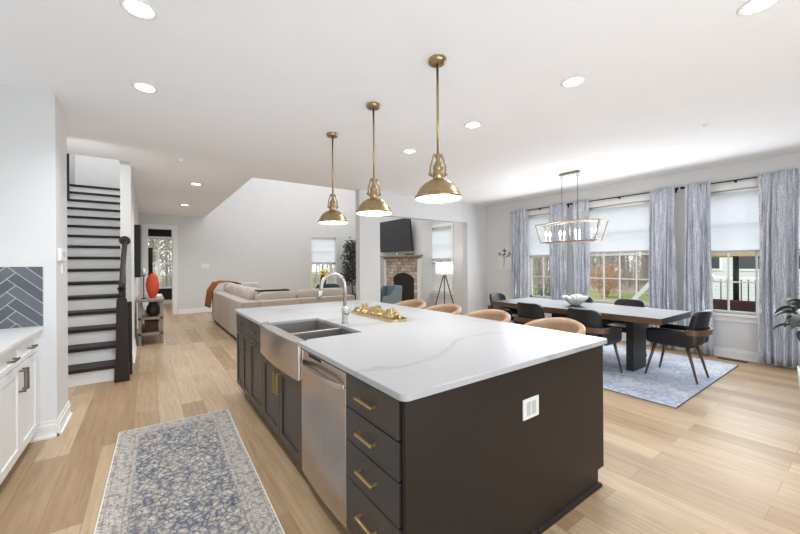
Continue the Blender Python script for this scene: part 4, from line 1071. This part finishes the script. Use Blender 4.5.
# chandelier
chd = thing('chandelier', 'linear open-frame brushed metal chandelier over the dining table', 'chandelier', (5.43, 2.875, 1.7))
X_, Y_ = 5.43, 2.875
MB().prism(rounded([(X_ - 0.045, Y_ - 0.155), (X_ + 0.045, Y_ - 0.155), (X_ + 0.045, Y_ + 0.155), (X_ - 0.045, Y_ + 0.155)], 0.02), CZ - 0.028, CZ).build('canopy', 'bronze', chd, bevel=0.004)
for s in (-1, 1):
    mb = MB(); y = Y_ + s * 0.125; z = CZ - 0.06
    MB().tube([(X_ + 0.03 * math.cos(a), y, CZ - 0.055 + 0.03 * math.sin(a)) for a in [2 * PI * k / 16 for k in range(17)]], 0.004, 6, False).build('loop', 'bronze', chd, smooth=True)
    k = 0
    while z > 2.09:
        ang = PI / 2 * (k % 2); P = []
        for q in range(13):
            a = 2 * PI * q / 12; w = 0.008 * math.cos(a); P.append((X_ + w * math.cos(ang), y + w * math.sin(ang), z - 0.014 + 0.018 * math.sin(a)))
        mb.tube(P, 0.0022, 5, False); z -= 0.027; k += 1
    mb.build('chain', 'bronze', chd, smooth=True)
def bar(mb, a, b, w=0.008):
    a = Vector(a); b = Vector(b); d = (b - a).normalized(); s = d.cross(Vector((0, 0, 1)))
    s = s.normalized() if s.length > 1e-3 else Vector((1, 0, 0)); u = s.cross(d)
    q = [(-w, -w), (w, -w), (w, w), (-w, w)]
    return mb.hexa([a + s * i + u * j for i, j in q], [b + s * i + u * j for i, j in q])
hw, L0, L1, zt, zb_ = 0.135, 0.50, 0.42, 2.015, 1.722
for s in (-1, 1):
    mb = MB()
    T0 = (X_ + s * hw, Y_ - L0, zt); T1 = (X_ + s * hw, Y_ + L0, zt); B0 = (X_ + s * hw * 0.8, Y_ - L1, zb_); B1 = (X_ + s * hw * 0.8, Y_ + L1, zb_); P = (X_ + s * hw, Y_, zt + 0.035)
    bar(mb, T0, P); bar(mb, P, T1); bar(mb, B0, B1); bar(mb, T0, B0); bar(mb, T1, B1)
    mb.build('side_frame', 'pewter', chd)
mb = MB()
for y, z, h in ((Y_ - L0, zt, hw), (Y_ + L0, zt, hw), (Y_ - L1, zb_, hw * 0.8), (Y_ + L1, zb_, hw * 0.8), (Y_, zt + 0.035, hw)): bar(mb, (X_ - h, y, z), (X_ + h, y, z))
mb.build('cross_bar', 'bronze', chd)
mb = MB(); bar(mb, (X_, Y_ - 0.40, 1.735), (X_, Y_ + 0.40, 1.735))
for s in (-1, 1): mb.cyl((X_, Y_ + s * 0.125, 2.045), (X_, Y_ + s * 0.125, 2.10), 0.006, n=8)
mb.cyl((X_, Y_, 1.735), (X_, Y_, 2.05), 0.006, n=8)
mb.build('spine', 'bronze', chd)
for k in range(4):
    for s in (-1, 1):
        y = Y_ - 0.36 + 0.24 * k; x = X_ + s * 0.06
        cd = MB().lathe([(0, 0), (0.017, 0), (0.019, 0.01), (0.0105, 0.012), (0.0105, 0.09), (0, 0.09)], (x, y, 1.745), 14)
        cd = cd.tube([(x, y, 1.746), (X_, y, 1.738)], 0.004, 6).build('candle_arm', 'white_ceramic', chd, smooth=True)
        MB().lathe([(0.006, 0), (0.014, 0.018), (0.016, 0.032), (0.010, 0.055), (0.001, 0.078)], (x, y, 1.834), 14).build('bulb', 'bulb', cd, smooth=True)

for y in (Y_ - 0.25, Y_ + 0.25):
    d = bpy.data.lights.new('candle_glow', 'POINT'); d.energy = 6; d.shadow_soft_size = 0.08; d.color = (1, 0.96, 0.9)
    lo = bpy.data.objects.new('candle_glow', d); COL.objects.link(lo); lo.location = (X_, y, 1.93)

# ================================================================== curtains, rods, art
def curtain(y0, y1, label, ph, z0=0.02, z1=2.585):
    n, m = 110, 18; xc = XW - 0.100; folds = max(4, round((y1 - y0) / 0.075))
    def f(u, v):
        z = z0 + (z1 - z0) * v; y = y0 + (y1 - y0) * u
        amp = 0.034 * (1.0 - 0.5 * v) if v < 0.93 else 0.010
        uu = u + 0.035 * math.sin(2 * PI * u * 1.7 + ph) + 0.012 * math.sin(4 * v + 7 * u + ph)
        w = math.sin(2 * PI * folds * uu + ph) + 0.55 * math.sin(2 * PI * folds * 0.43 * uu + 2 * ph + 1.1 * v) + 0.25 * math.sin(2 * PI * folds * 2.1 * uu + ph)
        return (xc + amp * (w - 0.4), y + 0.010 * math.sin(5 * v + 9 * u + ph), z)
    o = MB().grid(f, n, m).build('curtain', 'curtain', smooth=True, solid=0.004)
    return tag(o, label, 'curtain', 'grey linen curtains on the dining windows')
curtain(4.58, 4.92, 'grey curtain nearest the flower picture', 0.2)
curtain(3.68, 4.03, 'grey curtain on the near side of the narrow window', 1.2)
curtain(3.25, 3.56, 'grey curtain on the far side of the wide window, behind the chandelier', 2.1)
curtain(1.94, 2.29, 'grey curtain on the near side of the wide window', 3.3)
curtain(1.515, 1.83, 'grey curtain on the far side of the patio window', 4.0)
curtain(0.665, 1.03, 'grey curtain at the right edge beside the leafy plant', 5.1)
for y0, y1, mid, lab in ((3.66, 4.94, 4.3, 'black curtain rod above the narrow window'), (1.93, 3.60, 2.77, 'black curtain rod above the wide middle window'), (0.64, 1.86, 1.27, 'black curtain rod above the patio window')):
    r = thing('curtain_rod', lab, 'curtain rod', (XW - 0.085, (y0 + y1) / 2, 2.55))
    MB().cyl((XW - 0.085, y0, 2.552), (XW - 0.085, y1, 2.552), 0.0095, n=12).build('rod', 'black_metal', r, smooth=True)
    for y in (y0, y1): MB().cyl((XW - 0.085, y - 0.02, 2.552), (XW - 0.085, y + 0.02, 2.552), 0.02, n=14).build('finial', 'black_metal', r, smooth=True, bevel=0.003)
    for y in (y0 + 0.03, mid, y1 - 0.03): MB().box(XW - 0.095, XW, y - 0.006, y + 0.006, 2.536, 2.546).box(XW - 0.006, XW, y - 0.012, y + 0.012, 2.50, 2.57).build('bracket', 'black_metal', r)
ar = thing('wall_art', 'small white canvas with a black line-drawn flower sprig', 'picture', (XW, 5.22, 1.25))
MB().box(XW - 0.025, XW - 0.001, 5.0, 5.42, 1.25, 1.79).build('canvas', 'canvas', ar, bevel=0.003)
mb = MB(); xa = XW - 0.0265
def leaf(mb, y, z, ang, L, w):
    c, s = math.cos(ang), math.sin(ang); P = []
    for k in range(10):
        t = k / 9; P.append((t * L, w * math.sin(PI * t)))
    for k in range(8, 0, -1):
        t = k / 9; P.append((t * L, -w * math.sin(PI * t)))
    n = len(P); Q = [(xa, y + p * c - q * s, z + p * s + q * c) for p, q in P]
    mb.add(Q, [tuple(range(n))]); return mb
mb.tube([(xa, 5.235, 1.31), (xa, 5.22, 1.42), (xa, 5.225, 1.56), (xa, 5.21, 1.66)], 0.005, 6)
mb.tube([(xa, 5.222, 1.50), (xa, 5.14, 1.58), (xa, 5.08, 1.60)], 0.004, 6).tube([(xa, 5.224, 1.54), (xa, 5.30, 1.60), (xa, 5.35, 1.61)], 0.004, 6)
for y, z, a, L in ((5.21, 1.66, 1.6, 0.09), (5.21, 1.66, 0.7, 0.08), (5.21, 1.65, 2.5, 0.08), (5.08, 1.60, 3.0, 0.06), (5.10, 1.60, 2.0, 0.07), (5.10, 1.59, 4.2, 0.06), (5.13, 1.57, 5.0, 0.05), (5.35, 1.61, 0.1, 0.05), (5.33, 1.61, 1.2, 0.06), (5.32, 1.60, -0.9, 0.06), (5.22, 1.58, 2.3, 0.06), (5.22, 1.57, 0.9, 0.06)):
    leaf(mb, y, z, a, L, 0.014)
mb.build('drawing', 'ink', ar)
vt = thing('floor_vent', 'long brown metal floor vent below the patio window', 'vent', (6.80, 1.29, 0))
MB().box(6.75, 6.85, 1.14, 1.45, 0.0, 0.006).build('frame', 'vent', vt)
mb = MB()
for k in range(14): mb.box(6.76, 6.84, 1.155 + k * 0.021, 1.165 + k * 0.021, 0.006, 0.0075)
mb.build('slots', 'shadow', vt)
# leafy plant entering from the right edge
pl = thing('potted_plant', 'dark leafy potted plant poking in at the right edge', 'plant', (5.58, 0.40, 0))
MB().lathe([(0, 0), (0.13, 0), (0.15, 0.02), (0.17, 0.30), (0.16, 0.30), (0.15, 0.27), (0, 0.27)], (5.58, 0.40, 0), 24).build('pot', 'white_ceramic', pl, smooth=True)
lf = MB(); sm = MB(); random.seed(3)
for k in range(22):
    a = 2.4 * k + 0.5; el = 0.15 + 0.09 * (k % 7); h = 0.62 + 0.015 * k; b = Vector((5.58, 0.40, 0.27)); 
    d = Vector((math.cos(a) * math.cos(el), math.sin(a) * math.cos(el), math.sin(el))); c = Vector((5.58 + 0.05 * math.cos(a), 0.40 + 0.05 * math.sin(a), h)); e = c + d * 0.10
    sm.tube([b, (b + c) / 2 + Vector((0.02 * math.cos(a), 0.02 * math.sin(a), 0.03)), c, e], 0.005, 6)
    s = Vector((-math.sin(a), math.cos(a), 0)); L = 0.24; P = []
    rows = 8
    o_ = len(lf.v)
    for q in range(rows + 1):
        t = q / rows; w = 0.066 * math.sin(PI * min(1, t * 0.96 + 0.04)) ** 0.8; p = e + d * (L * t) - Vector((0, 0, 0.16 * t * t)); up = Vector((0, 0, 0.4 * w))
        lf.v += [tuple(p - s * w + up), tuple(p), tuple(p + s * w + up)]
    for q in range(rows):
        i = o_ + q * 3; lf.f += [(i, i + 1, i + 4, i + 3), (i + 1, i + 2, i + 5, i + 4)]
lf.build('leaves', 'leaf_plant', pl, smooth=True, solid=0.002); sm.build('stems', 'leaf_plant', pl, smooth=True)

# ================================================================== family room
sf = thing('sectional_sofa', 'beige L-shaped sectional sofa seen from behind in the family room', 'sofa', (2.0, 7.4, 0))
SXL, SYN, SXR, SYF = 1.30, 6.30, 3.50, 9.60
zt = 0.755
ys = [SYN + 0.30, 7.43, 8.52, SYF]
poly = rounded([(SXL, SYN), (SXL + 0.30, SYN), (SXL + 0.30, SYN + 0.298), (SXL, SYN + 0.298)], 0.12, {0})
MB().prism(poly, 0.07, zt).build('corner_back', 'sofa', sf, bevel=0.02)
for k in range(3): MB().box(SXL, SXL + 0.22, ys[k] + 0.006, ys[k + 1] - 0.006, 0.07, zt).build('back_panel', 'sofa', sf, bevel=0.02, seg=3)
for x0, x1 in ((SXL + 0.305, 2.345), (2.353, SXR)): MB().box(x0, x1, SYN, SYN + 0.22, 0.07, zt).build('back_panel', 'sofa', sf, bevel=0.02, seg=3)
for k in range(3): MB().box(SXL + 0.222, 2.30, ys[k] + 0.006, ys[k + 1] - 0.006, 0.10, 0.44).build('seat', 'sofa', sf, bevel=0.03, seg=3)
for x0, x1 in ((2.305, 2.90), (2.908, SXR)): MB().box(x0, x1, SYN + 0.222, 7.25, 0.10, 0.44).build('seat', 'sofa', sf, bevel=0.03, seg=3)
MB().box(SXL + 0.305, 2.30, SYN + 0.222, ys[0], 0.10, 0.44).build('seat', 'sofa', sf, bevel=0.03, seg=3)
for x, y in ((1.38, 6.42), (1.38, 9.5), (3.42, 6.36), (3.42, 7.15), (2.22, 9.5), (1.38, 7.45), (2.6, 6.36)): MB().box(x - 0.03, x + 0.03, y - 0.03, y + 0.03, 0, 0.10).build('foot', 'black_metal', sf)
MB().box(SXL + 0.02, SXL + 0.2, SYN + 0.14, SYF - 0.02, 0.045, 0.072).build('plinth', 'black_metal', sf)
cu = [(1.525, 1.80, 8.86, 9.55, 'beige back cushion at the far end of the sofa under the rust throw'), (1.525, 1.80, 8.10, 8.84, 'second beige back cushion from the far end of the sofa'),
      (1.525, 1.80, 7.34, 8.08, 'third beige back cushion from the far end of the sofa'), (1.525, 1.84, 6.80, 7.34, 'large beige back cushion in the corner of the sofa'),
      (1.62, 2.345, 6.525, 6.78, 'wide beige back cushion behind the faucet-side worktop, black throw on it'), (2.375, 3.46, 6.525, 6.78, 'beige back cushion at the right end of the sofa behind the faucet')]
for x0, x1, y0, y1, lab in cu:
    z1 = 0.95 if x0 < 1.6 else 0.90
    gp = 0.025 if x0 < 1.6 else 0.0
    o = MB().pillow(x0, x1, y0 + gp, y1 - gp, 0.442, z1, p=(3.8 if x0 < 1.6 else 6.5), n=40, m=22).build('back_cushion', 'cushion', smooth=True); tag(o, lab, 'cushion', 'sofa back cushions')
o = MB().pillow(1.84, 2.26, 8.84, 9.00, 0.45, 0.97, p=7, n=28, m=16).build('throw_pillow', 'grey_fabric', smooth=True); tag(o, 'pale grey throw pillow standing on the far end of the sofa', 'pillow')
o = MB().pillow(2.88, 3.44, 6.80, 6.96, 0.45, 0.975, p=5, n=28, m=16).build('throw_pillow', 'dark_teal', smooth=True); tag(o, 'dark teal throw pillow behind the right end of the sofa', 'pillow')
# throws: draped sheets
def ribbon(path, width_dir, half, m, name, label, cat):
    """cloth strip following path, with thickness and small folds"""
    W = Vector(width_dir); n = len(path) - 1
    def f(u, v):
        t = u * n; i = min(int(t), n - 1); q = Vector(path[i]).lerp(Vector(path[i + 1]), t - i)
        return q + W * half * (2 * v - 1) + Vector((0.008 * math.sin(14 * v), 0, 0.006 * math.sin(17 * v + 3 * u)))
    o = MB().grid(f, n * 6, 16).build(name, m, smooth=True, solid=0.012)
    return tag(o, label, cat)
ribbon([(1.20, 9.66, 0.36), (1.26, 9.66, 0.76), (1.38, 9.62, 0.95), (1.55, 9.55, 0.985), (1.72, 9.42, 0.975), (1.84, 9.36, 0.93), (1.92, 9.34, 0.86)], (0.08, -1, 0), 0.28, 'rust', 'throw_blanket', 'rust knit throw draped over the far end of the sofa', 'throw')
ribbon([(1.63, 6.68, 0.92), (1.74, 6.67, 0.912), (1.95, 6.66, 0.912), (2.22, 6.65, 0.912)], (0, 1, 0), 0.09, 'black_cloth', 'black_throw', 'narrow folded black throw lying on the sofa back', 'throw')

# side table with yellow flowers, tall plant
o = thing('side_table', 'small dark side table under the yellow flowers', 'table', (5.0, 11.25, 0))
MB().lathe([(0, 0.66), (0.22, 0.66), (0.22, 0.69), (0, 0.69)], (5.0, 11.25, 0), 24).build('table_top', 'stair_dark', o)
MB().lathe([(0.16, 0), (0.16, 0.02), (0.025, 0.05), (0.025, 0.66)], (5.0, 11.25, 0), 20).build('stem', 'stair_dark', o, smooth=True)
o = thing('flower_vase', 'brown vase of yellow flowers in front of the far window', 'vase', (5.0, 11.25, 0.69))
MB().lathe([(0, 0), (0.07, 0), (0.11, 0.10), (0.10, 0.22), (0.07, 0.28), (0.09, 0.32), (0, 0.30)], (5.0, 11.25, 0.69), 20).build('vase', 'walnut', o, smooth=True)
mb = MB()
for k in range(14):
    a = 2.4 * k; rr = 0.02 + 0.008 * k; mb.sphere((5.0 + rr * math.cos(a), 11.25 + rr * math.sin(a), 1.08 + 0.07 * math.cos(k)), 0.042, 8, 6)
mb.build('blossoms', 'yellow', o, smooth=True)
mb = MB()
for k in range(7):
    a = 0.9 * k; mb.tube([(5.0, 11.25, 0.98), (5.0 + 0.06 * math.cos(a), 11.25 + 0.06 * math.sin(a), 1.1)], 0.006, 5)
mb.build('stems', 'leaf_plant', o)
pt = thing('ficus_tree', 'tall dark indoor tree in the far corner beside the window', 'plant', (6.0, 10.95, 0))
MB().lathe([(0, 0), (0.17, 0), (0.20, 0.3), (0.18, 0.3), (0.17, 0.26), (0, 0.26)], (6.0, 10.95, 0), 24).build('pot', 'black_pot', pt, smooth=True)
random.seed(11); tk = MB(); fol = MB()
tk.tube([(6.0, 10.95, 0.26), (5.97, 10.97, 0.9), (6.0, 10.95, 1.6), (5.98, 10.93, 2.1)], [0.03, 0.025, 0.018, 0.008], 8)
for k in range(64):
    z = 0.75 + 1.45 * (k / 64.0); a = k * 2.4; R = 0.47 * (1 - 0.55 * ((z - 0.75) / 1.5) ** 2) * (0.7 + 0.3 * random.random())
    p = Vector((5.985, 10.95, z - 0.15)); q = Vector((5.985 + R * math.cos(a), 10.95 + R * math.sin(a), z + 0.08)); tk.tube([p, q], [0.007, 0.003], 5)
    for j in range(20):
        t = 0.3 + 0.7 * random.random(); c = p.lerp(q, t) + Vector((random.uniform(-.09, .09), random.uniform(-.09, .09), random.uniform(-.08, .09)))
        d = Vector((random.uniform(-1, 1), random.uniform(-1, 1), random.uniform(-0.9, 0.3))).normalized(); s = d.orthogonal().normalized(); L, w = 0.11, 0.032
        o_ = len(fol.v); fol.v += [tuple(c), tuple(c + d * L * 0.5 + s * w), tuple(c + d * L), tuple(c + d * L * 0.5 - s * w)]; fol.f.append((o_, o_ + 1, o_ + 2, o_ + 3))
fol.build('foliage', 'leaf_dark', pt, solid=0.001); tk.build('trunk', 'bark_dark', pt, smooth=True)

# fireplace
fp = thing('fireplace', 'stone fireplace with arched black firebox and wooden mantel', 'fireplace', (6.7, 8.7, 0))
FX1 = 6.50
MB().box(FX1 + 0.04, XW - 0.001, 7.78, 9.78, 0, CZ + 1.6).build('chimney_breast', 'wall', fp)
FA, FB = 8.07, 9.14
arch = [(7.90, 0.0), (FA, 0.0), (FA, 0.97)]
for k in range(11):
    t = k / 10; arch.append((FA + (FB - FA) * t, 0.97 + 0.15 * math.sin(PI * t)))
arch += [(FB, 0.0), (9.52, 0.0), (9.52, 1.58), (7.90, 1.58)]
MB().prism_x(arch, FX1 - 0.03, FX1 + 0.04).build('stone_surround', 'stone', fp)
ins = [(FA, 0.16)] + [(FA, 0.97)] + [(FA + (FB - FA) * k / 10, 0.97 + 0.15 * math.sin(PI * k / 10)) for k in range(1, 10)] + [(FB, 0.97), (FB, 0.16)]
MB().prism_x(ins, FX1 - 0.005, FX1 + 0.039).build('firebox', 'firebox', fp)
MB().box(FX1 - 0.35, FX1 + 0.04, 7.80, 9.62, 0.0, 0.15).build('hearth', 'stone', fp, bevel=0.01)
for y0, y1 in ((7.79, 7.895), (9.525, 9.63)): MB().box(FX1 - 0.05, FX1 + 0.04, y0, y1, 0.15, 1.60).build('pilaster', 'trim', fp, bevel=0.004)
MB().box(FX1 - 0.16, FX1 + 0.04, 7.72, 9.70, 1.60, 1.655).build('mantel_shelf', 'mantel', fp, bevel=0.006)
MB().box(FX1 - 0.08, FX1 + 0.04, 7.78, 9.64, 1.545, 1.60).build('mantel_molding', 'mantel', fp, bevel=0.01)
tv = thing('television', 'large black television tilted forward above the fireplace mantel', 'television', (6.40, 8.95, 1.77))
MB().box(-0.022, 0.022, -0.86, 0.86, 0, 0.985).xf(lambda x, y, z: (x, y, z)).build('bezel', 'black_metal', tv, world=False, bevel=0.006)
MB().box(-0.0235, -0.022, -0.85, 0.85, 0.012, 0.975).build('screen', 'screen', tv, world=False)
MB().box(0.022, 0.09, -0.2, 0.2, 0.35, 0.65).build('mount', 'black_metal', tv, world=False)
tv.rotation_euler = (0, math.radians(-6), 0); tv.location = (6.42, 8.90, 1.775)
o = MB().box(6.36, 6.46, 8.05, 8.35, 1.655, 1.685).build('remote_box', 'black_metal', bevel=0.004); tag(o, 'small dark box lying on the right end of the mantel', 'box')
o = MB().lathe([(0, 0), (0.03, 0), (0.035, 0.03), (0.02, 0.07), (0, 0.075)], (6.42, 8.85, 1.655), 14).build('mantel_ornament', 'white_ceramic', smooth=True); tag(o, 'tiny pale ornament on the mantel under the television', 'ornament')

# teal armchair and tripod lamp
ac = thing('armchair', 'dusty teal armchair in front of the stone fireplace', 'armchair', (4.72, 6.75, 0))
MB().box(4.45, 4.97, 6.48, 7.02, 0.30, 0.44).build('seat', 'teal', ac, bevel=0.03, seg=3)
MB().add([], []).hexa([(4.89, 6.45, 0.40), (5.00, 6.45, 0.40), (5.00, 7.05, 0.40), (4.89, 7.05, 0.40)], [(4.95, 6.47, 0.89), (5.04, 6.47, 0.89), (5.04, 7.03, 0.89), (4.95, 7.03, 0.89)]).build('backrest', 'teal', ac, bevel=0.03, seg=3)
for y in (6.44, 6.99):
    mb = MB(); P = [(4.46, 0.36), (4.97, 0.36), (5.02, 0.86), (4.86, 0.87), (4.70, 0.68), (4.48, 0.66)]; n = len(P)
    mb.add([(x, y, z) for x, z in P] + [(x, y + 0.07, z) for x, z in P], [tuple(range(n)), tuple(range(2 * n - 1, n - 1, -1))] + [(i, n + i, n + (i + 1) % n, (i + 1) % n) for i in range(n)])
    mb.build('arm', 'teal', ac, bevel=0.02, seg=3)
for x in (4.50, 4.95):
    for y in (6.51, 7.0): MB().cyl((x, y, 0), (x, y, 0.31), 0.012, 0.02, 10).build('leg', 'stair_dark', ac, smooth=True)
ac.location.x -= 0.19
fl = thing('floor_lamp', 'tripod floor lamp with white drum shade near the window', 'lamp', (6.3, 6.6, 0))
for k in range(3):
    a = 2 * PI * k / 3 - 0.25
    MB().cyl((6.3 + 0.37 * math.cos(a), 6.6 + 0.37 * math.sin(a), 0), (6.3 + 0.03 * math.cos(a), 6.6 + 0.03 * math.sin(a), 1.08), 0.014, 0.016, 10).build('leg', 'lamp_wood', fl, smooth=True)
MB().lathe([(0.05, 1.05), (0.055, 1.08), (0.05, 1.10), (0.012, 1.11), (0.012, 1.30)], (6.3, 6.6, 0), 18).build('hub', 'brass', fl, smooth=True)
MB().lathe([(0.225, 1.125), (0.215, 1.425), (0.211, 1.425), (0.221, 1.125)], (6.3, 6.6, 0), 36, closed=True).build('lamp_shade', 'lamp_shade', fl, smooth=False)
MB().sphere((6.3, 6.6, 1.30), 0.035, 12, 8).build('bulb', 'white_ceramic', fl, smooth=True)
d = bpy.data.lights.new('lamp_glow', 'POINT'); d.energy = 4; d.shadow_soft_size = 0.04; d.color = (1, 0.93, 0.85)
lo = bpy.data.objects.new('lamp_glow', d); COL.objects.link(lo); lo.location = (6.3, 6.6, 1.37)

# ================================================================== outdoors
GZ = -0.55
gr = MB().box(7.08, 80, -30, 80, GZ - 0.1, GZ).box(-45, 7.08, 15.2, 80, GZ - 0.1, GZ).build('lawn', 'grass'); gr['kind'] = 'structure'; gr['label'] = 'green lawn with fallen leaves outside the windows'; gr['category'] = 'lawn'
def make_tree(seed, mname):
    random.seed(seed); mb = MB(); H = random.uniform(10, 15); r0 = random.uniform(0.055, 0.13)
    pts = [Vector((0, 0, -0.1))]
    for k in range(1, 7): pts.append(Vector((random.uniform(-.12, .12) * k, random.uniform(-.12, .12) * k, H * k / 6)))
    mb.tube(pts, [r0 * (1 - 0.13 * k) for k in range(7)], 7)
    for k in range(34):
        t = random.uniform(0.06, 1.0); i = min(int(t * 6), 5); b = pts[i].lerp(pts[i + 1], t * 6 - i); a = random.uniform(0, 2 * PI); L = random.uniform(1.0, 3.0) * (1.15 - 0.6 * t)
        m_ = b + Vector((math.cos(a) * L * 0.5, math.sin(a) * L * 0.5, L * 0.35)); e = b + Vector((math.cos(a) * L, math.sin(a) * L, L * 0.95))
        mb.tube([b, m_, e], [r0 * 0.28, r0 * 0.18, 0.01], 5)
        for q in range(3):
            a2 = a + random.uniform(-1, 1); L2 = L * 0.5; b2 = m_.lerp(e, q / 3.0); mb.tube([b2, b2 + Vector((math.cos(a2) * L2, math.sin(a2) * L2, L2 * 0.5))], [r0 * 0.12, 0.006], 4)
    return mb.build('bare_tree', mname, world=False)
variants = [make_tree(20 + k, 'bark' if k % 2 else 'bark_dark') for k in range(6)]
random.seed(5); spots = []
for k in range(205): spots.append((random.uniform(25, 50), random.uniform(3, 42)))
for k in range(34): spots.append((random.uniform(7, 26), random.uniform(32, 48)))
for k in range(52): spots.append((random.uniform(-4, 7), random.uniform(24, 44)))
for k, (x, y) in enumerate(spots):
    v = variants[k % 6]; o = v if k < 6 else v.copy()
    if k >= 6: COL.objects.link(o)
    o.location = (x, y, GZ); o.rotation_euler = (0, 0, random.uniform(0, 6.28)); s = random.uniform(0.8, 1.2); o.scale = (s, s, s)
    tag(o, 'bare grey-brown tree in the woods beyond the lawn', 'tree', 'bare trees in the woods')
def bush(name, c, R, H, m, label, seed, count=900, lf=0.13):
    random.seed(seed); mb = MB()
    for k in range(count):
        d = Vector((random.gauss(0, 1), random.gauss(0, 1), random.gauss(0, 1))).normalized() * random.random() ** 0.4
        p = Vector((c[0] + d.x * R, c[1] + d.y * R, c[2] + H / 2 + d.z * H / 2)); u = Vector((random.gauss(0, 1), random.gauss(0, 1), random.gauss(0, 1))).normalized(); w = u.orthogonal().normalized()
        o_ = len(mb.v); mb.v += [tuple(p), tuple(p + u * lf * 0.5 + w * lf * 0.3), tuple(p + u * lf), tuple(p + u * lf * 0.5 - w * lf * 0.3)]; mb.f.append((o_, o_ + 1, o_ + 2, o_ + 3))
    r = thing(name, label, 'shrub', (c[0], c[1], c[2])); mb.build('foliage', m, r)
    st = MB()
    for k in range(7):
        a = 2 * PI * k / 7; st.tube([(c[0], c[1], c[2] - 0.02), (c[0] + 0.6 * R * math.cos(a), c[1] + 0.6 * R * math.sin(a), c[2] + 0.7 * H)], [0.03, 0.008], 5)
    st.build('stems', 'bark_dark', r)
bush('garden_shrub', (21, 9.05, GZ), 0.85, 2.0, 'russet', 'russet leafless shrub on the lawn outside the wide window', 41)
bush('garden_shrub', (17, 10.2, GZ), 0.8, 1.0, 'leaf_plant', 'low green shrub outside the narrow window', 42, 500)
lt = box1('woodland_floor', 'litter', (25, 79, 2, 79, GZ, GZ + 0.012)); lt['kind'] = 'structure'
random.seed(77); mb = MB()
for k in range(5200):
    x, y = (random.uniform(25, 44), random.uniform(3, 40)) if k < 3600 else (random.uniform(-4, 24), random.uniform(26, 42)); h = random.uniform(0.8, 3.6)
    if x < 29 and y < 7: continue
    a = random.uniform(0, 6.28); w = random.uniform(0.008, 0.02)
    p = Vector((x, y, GZ)); q = p + Vector((random.uniform(-.3, .3), random.uniform(-.3, .3), h)); mb.tube([p, q], [w, w * 0.4], 3, False)
    m2 = p.lerp(q, 0.5); mb.tube([m2, m2 + Vector((0.35 * h * math.cos(a), 0.35 * h * math.sin(a), 0.35 * h))], [w * 0.6, w * 0.3], 3, False)
ub = mb.build('undergrowth', 'bark'); ub['kind'] = 'stuff'; ub['label'] = 'tangle of bare grey twigs filling the edge of the woods'; ub['category'] = 'undergrowth'
# patio, railing, umbrella, neighbour
dk = box1('patio_deck', 'deck', (7.2, 13.5, -3.2, 3.05, -0.30, -0.12), 'grey boarded deck outside the patio window', 'deck')
rl = thing('deck_railing', 'white deck railing with black balusters outside the patio window', 'railing', (13.3, 0.5, -0.12))
MB().box(13.22, 13.36, -3.2, 3.05, 0.90, 0.97).build('top_rail', 'trim', rl); MB().box(13.25, 13.33, -3.2, 3.05, -0.02, 0.04).build('bottom_rail', 'trim', rl)
for k in range(4): MB().box(13.22, 13.36, -3.2 + k * 2.037, -3.06 + k * 2.037, -0.12, 1.02).build('post', 'trim', rl)
for k in range(43): MB().cyl((13.29, -3.0 + k * 0.137, 0.03), (13.29, -3.0 + k * 0.137, 0.91), 0.012, n=6).build('baluster', 'black_metal', rl)
r2 = thing('stair_railing', 'white sloping stair rail on the lawn side of the deck', 'railing', (9.5, 3.6, -0.55))
MB().box(9.44, 9.54, 3.07, 3.16, GZ, 1.02).build('post', 'trim', r2)
mb = MB(); bar(mb, (9.49, 3.12, 0.95), (9.75, 4.30, -0.38), 0.045); bar(mb, (9.49, 3.12, 0.25), (9.62, 3.72, -0.42), 0.03); mb.box(9.70, 9.80, 4.26, 4.36, GZ, -0.25)
mb.build('sloping_rail', 'trim', r2)
um = thing('patio_umbrella', 'tan patio umbrella on a black pole seen through the patio window', 'umbrella', (10.6, 1.95, -0.12))
MB().cyl((10.6, 1.95, -0.12), (10.6, 1.95, 2.09), 0.05, n=12).build('pole', 'black_metal', um, smooth=True)
MB().lathe([(0.0, 2.13), (0.1, 2.12), (1.45, 1.66), (1.46, 1.50), (1.44, 1.50), (1.43, 1.64), (0.1, 2.08), (0, 2.08)], (10.6, 1.95, 0), 8).build('canopy', 'umbrella', um)
MB().lathe([(0, 0), (0.3, 0), (0.28, 0.08), (0.06, 0.12), (0.06, 0.2)], (10.6, 1.95, -0.12), 16).build('base', 'black_metal', um)
os_ = thing('outdoor_sofa', 'maroon wicker patio sofa below the patio window', 'sofa', (9.3, 1.6, -0.12))
MB().box(8.9, 9.6, 1.3, 2.3, -0.10, 0.32).build('seat', 'red_wicker', os_, bevel=0.03)
MB().box(9.6, 9.75, 1.3, 2.3, -0.12, 0.62).build('backrest', 'red_wicker', os_, bevel=0.03)
MB().box(8.9, 9.75, 1.18, 1.3, -0.12, 0.50).build('arm', 'red_wicker', os_, bevel=0.03); MB().box(8.9, 9.75, 2.3, 2.42, -0.12, 0.50).build('arm', 'red_wicker', os_, bevel=0.03)
nh = thing('neighbor_house', 'white sided neighboring house with dark windows beyond the deck', 'house', (23, 2.0, GZ))
MB().box(21, 28, -8, 5.6, GZ, 5.5).build('walls', 'siding', nh)
MB().prism_x([(-8.5, 5.5), (6.1, 5.5), (-1.2, 9.0)], 20.5, 28.5).build('roof', 'deck', nh)
for y in (-5.0, -1.6, 1.2, 2.9, 4.3):
    w = MB().box(20.94, 21.0, y, y + 0.95, 1.0, 2.5).build('window', 'trim', nh)
    MB().box(20.92, 20.945, y + 0.08, y + 0.87, 1.08, 2.42).build('pane', 'dark_window', w)
MB().box(20.9, 21.0, 0.2, 1.05, -0.4, 1.8).build('patio_door', 'dark_window', nh)
